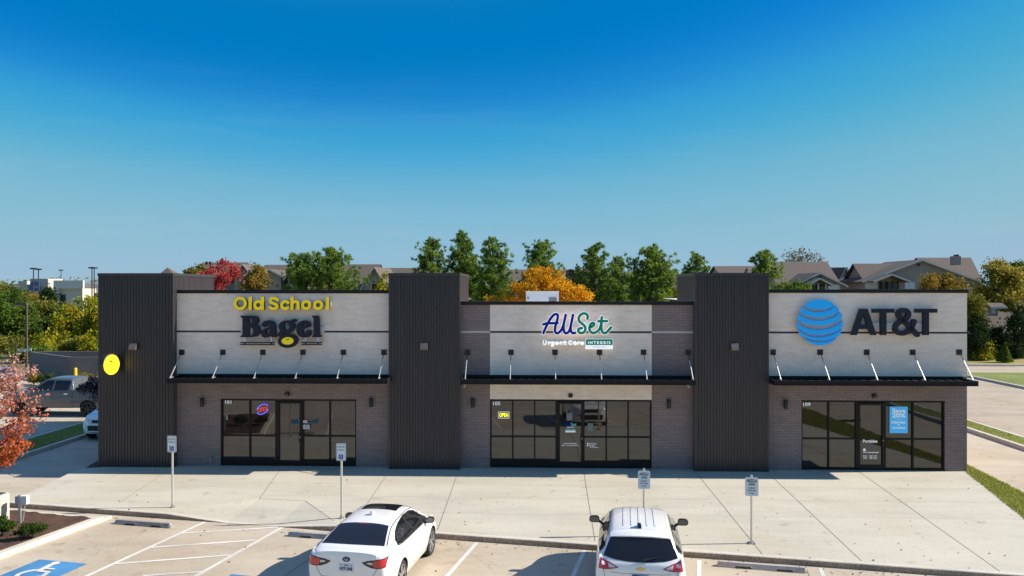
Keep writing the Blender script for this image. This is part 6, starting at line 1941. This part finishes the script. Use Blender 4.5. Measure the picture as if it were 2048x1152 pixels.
class House:
    def __init__(s, label, px, Y, wall=TAN, roof=ROOF):
        s.o = thing('apartment_house', label, 'house', (X(px, Y), Y, 0)); s.w, s.r = wall, roof

    def gable(s, Y, depth, x0, x1, ze, zr, axis, hipl=0, hipr=0, ov=.45, trim=True, wall=True, zbot=0.0):
        """all in photograph pixels at depth Y: x range, eave y, ridge y"""
        y0, y1 = Y, Y + depth
        yr = (y0 + y1) / 2 if axis == 'X' else Y
        a, b = X(x0, Y if axis == 'Y' or hipl else yr), X(x1, Y if axis == 'Y' or hipr else yr); e, r = Z((x0 + x1) / 2, ze, Y), Z((x0 + x1) / 2, zr, yr)
        if wall:
            mb = MB(); mb.box(a, b, y0, y1, zbot, e)
            if axis == 'Y':
                mb.prism([(a, y0, e), (b, y0, e), ((a + b) / 2, y0, r)], (0, depth, 0))
            else:
                for xx in ([a] if not hipl else []) + ([b] if not hipr else []):
                    mb.poly([(xx, y0, e), (xx, y1, e), (xx, (y0 + y1) / 2, r)])
            mb.build('wall', s.w, s.o)
        t = .16; mb = MB(); tm = MB()
        if axis == 'X':
            ym = yr; hl, hr = (X(x0 + hipl, ym) - a if hipl else 0), (b - X(x1 - hipr, ym) if hipr else 0)
            sl = (r - e) / (ym - y0); drop = ov * sl
            aa, bb = a - (ov if not hipl else ov), b + ov
            f1 = [(aa, y0 - ov, e - drop + t), (bb, y0 - ov, e - drop + t), (b - hr if hipr else bb, ym, r + t), (a + hl if hipl else aa, ym, r + t)]
            f2 = [(bb, y1 + ov, e - drop + t), (aa, y1 + ov, e - drop + t), f1[3], f1[2]]
            mb.poly(f1); mb.poly(f2)
            if hipl: mb.poly([f2[1], f1[0], f1[3]])
            if hipr: mb.poly([f1[1], f2[0], f1[2]])
            mb.quad((aa, y0 - ov, e - drop), (bb, y0 - ov, e - drop), (bb, y1 + ov, e - drop), (aa, y1 + ov, e - drop))
            tm.box(aa, bb, y0 - ov - .04, y0 - ov - .003, e - drop - .02, e - drop + t)
        else:
            xm = (a + b) / 2; sl = (r - e) / (xm - a); drop = ov * sl
            for sg, q in ((-1, a - ov), (1, b + ov)):
                mb.prism([(xm, y0 - ov, r + t), (q, y0 - ov, e - drop + t), (q, y0 - ov, e - drop), (xm, y0 - ov, r)], (0, depth + 2 * ov, 0))
                tm.prism([(xm, y0 - ov - .05, r + t + .02), (q, y0 - ov - .05, e - drop + t + .02), (q, y0 - ov - .05, e - drop - .03), (xm, y0 - ov - .05, r - .03)], (0, .046, 0))
        ro = mb.build('roof', s.r, s.o)
        if trim: tm.build('roof_trim', HTRIM, ro)
        return ro

    def window(s, Y, x0, x1, t, b, blind=True, n=2):
        a, c, zt, zb = X(x0, Y), X(x1, Y), Z(x0, t, Y), Z(x0, b, Y)
        mb = MB(); w = .09
        mb.box(a, a + w, Y - .06, Y - .002, zb, zt); mb.box(c - w, c, Y - .06, Y - .002, zb, zt); mb.box(a + w, c - w, Y - .06, Y - .002, zt - w, zt); mb.box(a + w, c - w, Y - .06, Y - .002, zb, zb + w)
        for k in range(1, n): mb.box(a + (c - a) * k / n - .04, a + (c - a) * k / n + .04, Y - .05, Y - .002, zb + w, zt - w)
        wo = mb.build('window', HTRIM, s.o)
        mb = MB(); mb.quad((a + w, Y - .015, zb + w), (c - w, Y - .015, zb + w), (c - w, Y - .015, zt - w), (a + w, Y - .015, zt - w)); mb.build('window_pane', HBLIND if blind else HGL, wo)

    def box(s, nm, Y, x0, x1, t, b, mat, depth=1.2):
        mb = MB(); mb.box(X(x0, Y), X(x1, Y), Y, Y + depth, Z(x0, b, Y), Z(x0, t, Y)); return mb.build(nm, mat, s.o)


h = House('brown roofed house behind the red tree', 460, 104, GRS); h.gable(104, 12, 412, 503, 558, 527, 'X', 0, 8); h.gable(100, 8, 468, 508, 556, 531, 'Y'); h.gable(96, 6, 486, 518, 561, 541, 'Y'); h.box('chimney', 88, 469, 487, 561, 600, GRS); h.box('vent', 106, 411, 414, 523, 530, M['black'], .3); h.box('vent', 106, 418, 421, 523, 530, M['black'], .3)
h = House('house with a small dormer left of the bagel shop pines', 548, 98, TAN); h.gable(98, 14, 486, 615, 590, 532, 'X', 44, 0); h.gable(96.5, 6, 521, 562, 552, 541, 'Y'); h.gable(95.5, 6, 576, 604, 552, 535, 'Y'); h.window(96.45, 527, 533, 557, 566, True, 1)
h = House('pale gabled house right of the bagel shop pines', 720, 100, TAN); h.gable(103, 12, 676, 756, 585, 531, 'X', 0, 0); h.gable(98, 10, 724, 776, 578, 536, 'Y'); h.window(97.95, 742, 758, 566, 584, False, 1)
h = House('long low roofed house behind the middle tower', 800, 112, TAN); h.gable(112, 12, 764, 880, 580, 538, 'X', 6, 0)
h = House('house hidden behind the orange tree and pines', 1130, 118, TAN); h.gable(118, 12, 985, 1180, 566, 541, 'X', 0, 0); h.gable(114, 8, 1040, 1085, 560, 544, 'Y'); h.box('chimney', 112, 1132, 1149, 541, 566, BRK); h.box('chimney_cap', 111.9, 1131, 1150, 539.5, 541, HTRIM, 1.4)
h = House('small light gabled house seen between two pines', 1250, 110, TAN); h.gable(114, 10, 1195, 1350, 575, 546, 'X', 0, 0); h.gable(110, 8, 1234, 1264, 566, 549, 'Y'); h.window(109.95, 1244, 1254, 568, 580, False, 1)
h = House('low roofed house left of the third tower pine', 1460, 128, GRS); h.gable(128, 12, 1432, 1520, 556, 534, 'X', 0, 0)
h = House('large brown roofed house with a gabled porch right of the third tower pine', 1610, 100, GRS, ROOF)
h.gable(103, 16, 1528, 1676, 574, 525.5, 'X', 0, 22); h.gable(99, 8, 1590, 1686, 571, 547.5, 'Y'); h.gable(97, 4, 1619, 1656, 568, 558.5, 'Y', wall=False); h.window(98.95, 1656, 1679, 569, 581); h.box('porch_opening', 98.93, 1623, 1652, 570, 584, HGL, .04)
for q in (1622, 1637, 1652): h.box('porch_post', 97.2, q - 1, q + 1, 568, 600, HTRIM, .2)
h.box('vent', 98.9, 1638, 1643, 553, 557, M['black'], .05)
h = House('small dark roofed house between the two large houses', 1680, 132, TAN, ROOF2); h.gable(134, 5, 1655, 1690, 562, 536.5, 'X'); h.gable(130, 8, 1677, 1702, 563, 537, 'Y')
h = House('widest house with a broad front gable and chimney', 1840, 104, GRS, ROOF)
h.gable(110, 14, 1838, 1956, 563, 517.5, 'X', 0, 14); h.gable(105, 7, 1712, 1850, 563, 529.5, 'X'); h.gable(103, 10, 1730, 1952, 563, 521.5, 'Y'); h.gable(101, 6, 1752, 1811, 562, 550.5, 'Y', wall=False)
h.box('side_wall', 104.5, 1952, 1963, 563, 605, BRK, 10); h.window(102.95, 1730, 1755, 564, 578); h.window(102.95, 1809, 1830, 564, 578); h.window(102.95, 1926, 1946, 563, 577, False)
h.box('balcony_opening', 102.92, 1760, 1797, 564, 590, HGL, .05)
for q in (1760, 1772, 1785, 1797): h.box('porch_post', 101.2, q - .9, q + .9, 562, 600, plain('dark_post', (.03, .022, .02), .7, var=0), .2)
h.box('chimney', 112, 1909, 1922, 512, 530, GRS); h.box('chimney_cap', 112, 1913, 1918, 509, 512, M['black'], .8); h.box('vent', 102.9, 1835, 1840, 527, 532, M['black'], .05)
h = House('small shed with a louvred cupola among the trees at the right', 1985, 78, TAN, ROOF); h.gable(78, 4, 1962, 2030, 660, 627, 'X'); h.gable(77, 1.6, 1974, 1998, 615, 609, 'X', wall=False, ov=.2); h.box('cupola', 77.2, 1977, 1996, 615, 632, GRS, 1.4); h.box('louvre', 77.1, 1983, 1991, 617, 627, HTRIM, .06)
h = House('small pyramid roofed tower peeking over the corner tower', 335, 118, GRS, ROOF); h.gable(118, 1.9, 324, 346, 548, 537, 'X', 11, 11)

# warehouse
WHC = siding('cream_panels', (.60, .53, .43)); WHG = plain('warehouse_grey', (.42, .40, .38), .7, var=.05)
wh = thing('warehouse', 'pale flat roofed warehouse with a round blue emblem beyond the thicket', 'warehouse', (X(100, 190), 190, 0))
def wbox(nm, Y, x0, x1, t, mat, depth=14, zb=0.0):
    mb = MB(); mb.box(X(x0, Y), X(x1, Y), Y, Y + depth, zb, Z(x0, t, Y)); return mb.build(nm, mat, wh)
wbox('wall', 190, -40, 210, 568, WHC, 40); wbox('wall', 188, 36, 54, 562, WHC, 1.9); wbox('entrance_tower', 186, 60, 96, 557.5, WHG, 6); wbox('wall', 184, 108, 165, 577, WHC, 5.9); wbox('cornice', 183.4, 107, 166, 561, plain('pale_cornice', (.66, .62, .56), .7, var=.03), .59, Z(130, 577, 183.4)); wbox('roof', 196, 165, 212, 563.5, plain('pale_roof', (.6, .62, .66), .5, var=.02), 30)
wbox('doorway', 183.9, 117, 131, 589, M['black'], .09); wbox('pier', 183.2, 112, 117, 577, HTRIM, .6)
mb = MB(); mb.lathe([(1.2, -.2), (1.2, 0), (0, 0)], (X(71, 186), 185.98, Z(71, 573, 186)), 'Y', 28)
mb.v = [(v[0], 185.75 + (v[1] - 185.98) * .5, v[2]) for v in mb.v]; em = mb.build('emblem', plain('emblem_blue', (.05, .13, .36), .5, var=0), wh)
mb = MB(); mb.box(X(66, 185.6), X(76, 185.6), 185.52, 185.6, Z(71, 575, 185.6), Z(71, 572, 185.6)); mb.build('emblem_band', WHG, em)
for px, top, Y, lb in ((67, 538, 150, 'tall floodlight pole left one of the pair at the warehouse emblem'), (77, 539.5, 152, 'tall floodlight pole right one of the pair at the warehouse emblem'), (122, 541, 210, 'thin distant floodlight pole behind the warehouse cornice'), (184, 536.5, 146, 'floodlight pole nearest the corner tower, left of its twin'), (188.5, 537, 150, 'floodlight pole nearest the corner tower, right of its twin')):
    b = Vector((X(px, Y), Y, 0)); zt = Z(px, top, Y)
    o = thing('floodlight_pole', lb, 'light pole', b, 'floodlight poles on the skyline')
    mb = MB(); mb.tube([b, b + Vector((0, 0, zt))], [.14, .09], 8); mb.build('pole', M['metal_dark'], o)
    mb = MB(); mb.box(b.x - .55, b.x + .55, b.y - .25, b.y + .25, zt - .05, zt + .22); mb.build('lamp_head', M['metal_dark'], o)

# fallen leaves
rg = np.random.default_rng(12); pts = []
for k in range(330):
    px, py = rg.uniform(0, 2048), rg.uniform(950, 1152)
    if rg.uniform() < .6:
        px = rg.uniform(150, 1900); py = 1013 + .0735 * px + rg.uniform(2, 12)
    g = gnd(px, py, 0)
    onwalk = (Vector((g.x, g.y, 0)) - kerbpt(px, 0)).dot(KN) > .05
    if 60 < py - 900 and px < 230 and py > 1000: continue
    if not onwalk: g = gnd(px, py, LOT)
    if k0 - 10 < px < k3 + 10 and py < 1060: continue
    pts.append((g.x, g.y, (0 if onwalk else LOT) + .014))
pts = np.array(pts); n_ = len(pts)
ax = np.stack([rg.normal(size=n_), rg.normal(size=n_), np.zeros(n_)], 1)
o = leaves('fallen_leaves', pts, .05, leafmat('dry_leaves', [(.10, .045, .02), (.20, .10, .045), (.32, .2, .1)], .1), None, (0, 20, 0), axis=ax, rand=.15, seed=8, aspect=.8); tag(o, kind='stuff')

# grass blades on the strips seen close by
rg = np.random.default_rng(31); pts = []
for (q, n_) in (((Re[:2], Rr[:2], (14.96, 29.2), (15.55, 30), (15.15, 25.8), (14.2, 14)), 22000), (((19.74, 22), (20.68, 22), (20.68, 60), (19.74, 60)), 12000), (((-21.58, 24), (-19.97, 24), (-19.97, 38), (-21.58, 38)), 5000)):
    q = [Vector((a[0], a[1], 0)) for a in q]; tri = [(q[0], q[i], q[i + 1]) for i in range(1, len(q) - 1)]
    ar = np.array([abs((b - a).cross(c - a).z) for a, b, c in tri]); ar = ar / ar.sum()
    for t in rg.choice(len(tri), n_, p=ar):
        a, b, c = tri[t]; u, v = rg.uniform(size=2)
        if u + v > 1: u, v = 1 - u, 1 - v
        p_ = a + (b - a) * u + (c - a) * v; pts.append((p_.x + rg.normal(0, .015), p_.y, .015))
pts = np.array(pts); ax = np.tile(np.array([0, 0, 1.0]), (len(pts), 1))
o = leaves('grass', pts, .055, leafmat('grass_blades', [(.17, .20, .025), (.28, .29, .045), (.40, .36, .10)], .45), None, (15, 28, 0), axis=ax, rand=.45, seed=18, aspect=.35); tag(o, kind='stuff')
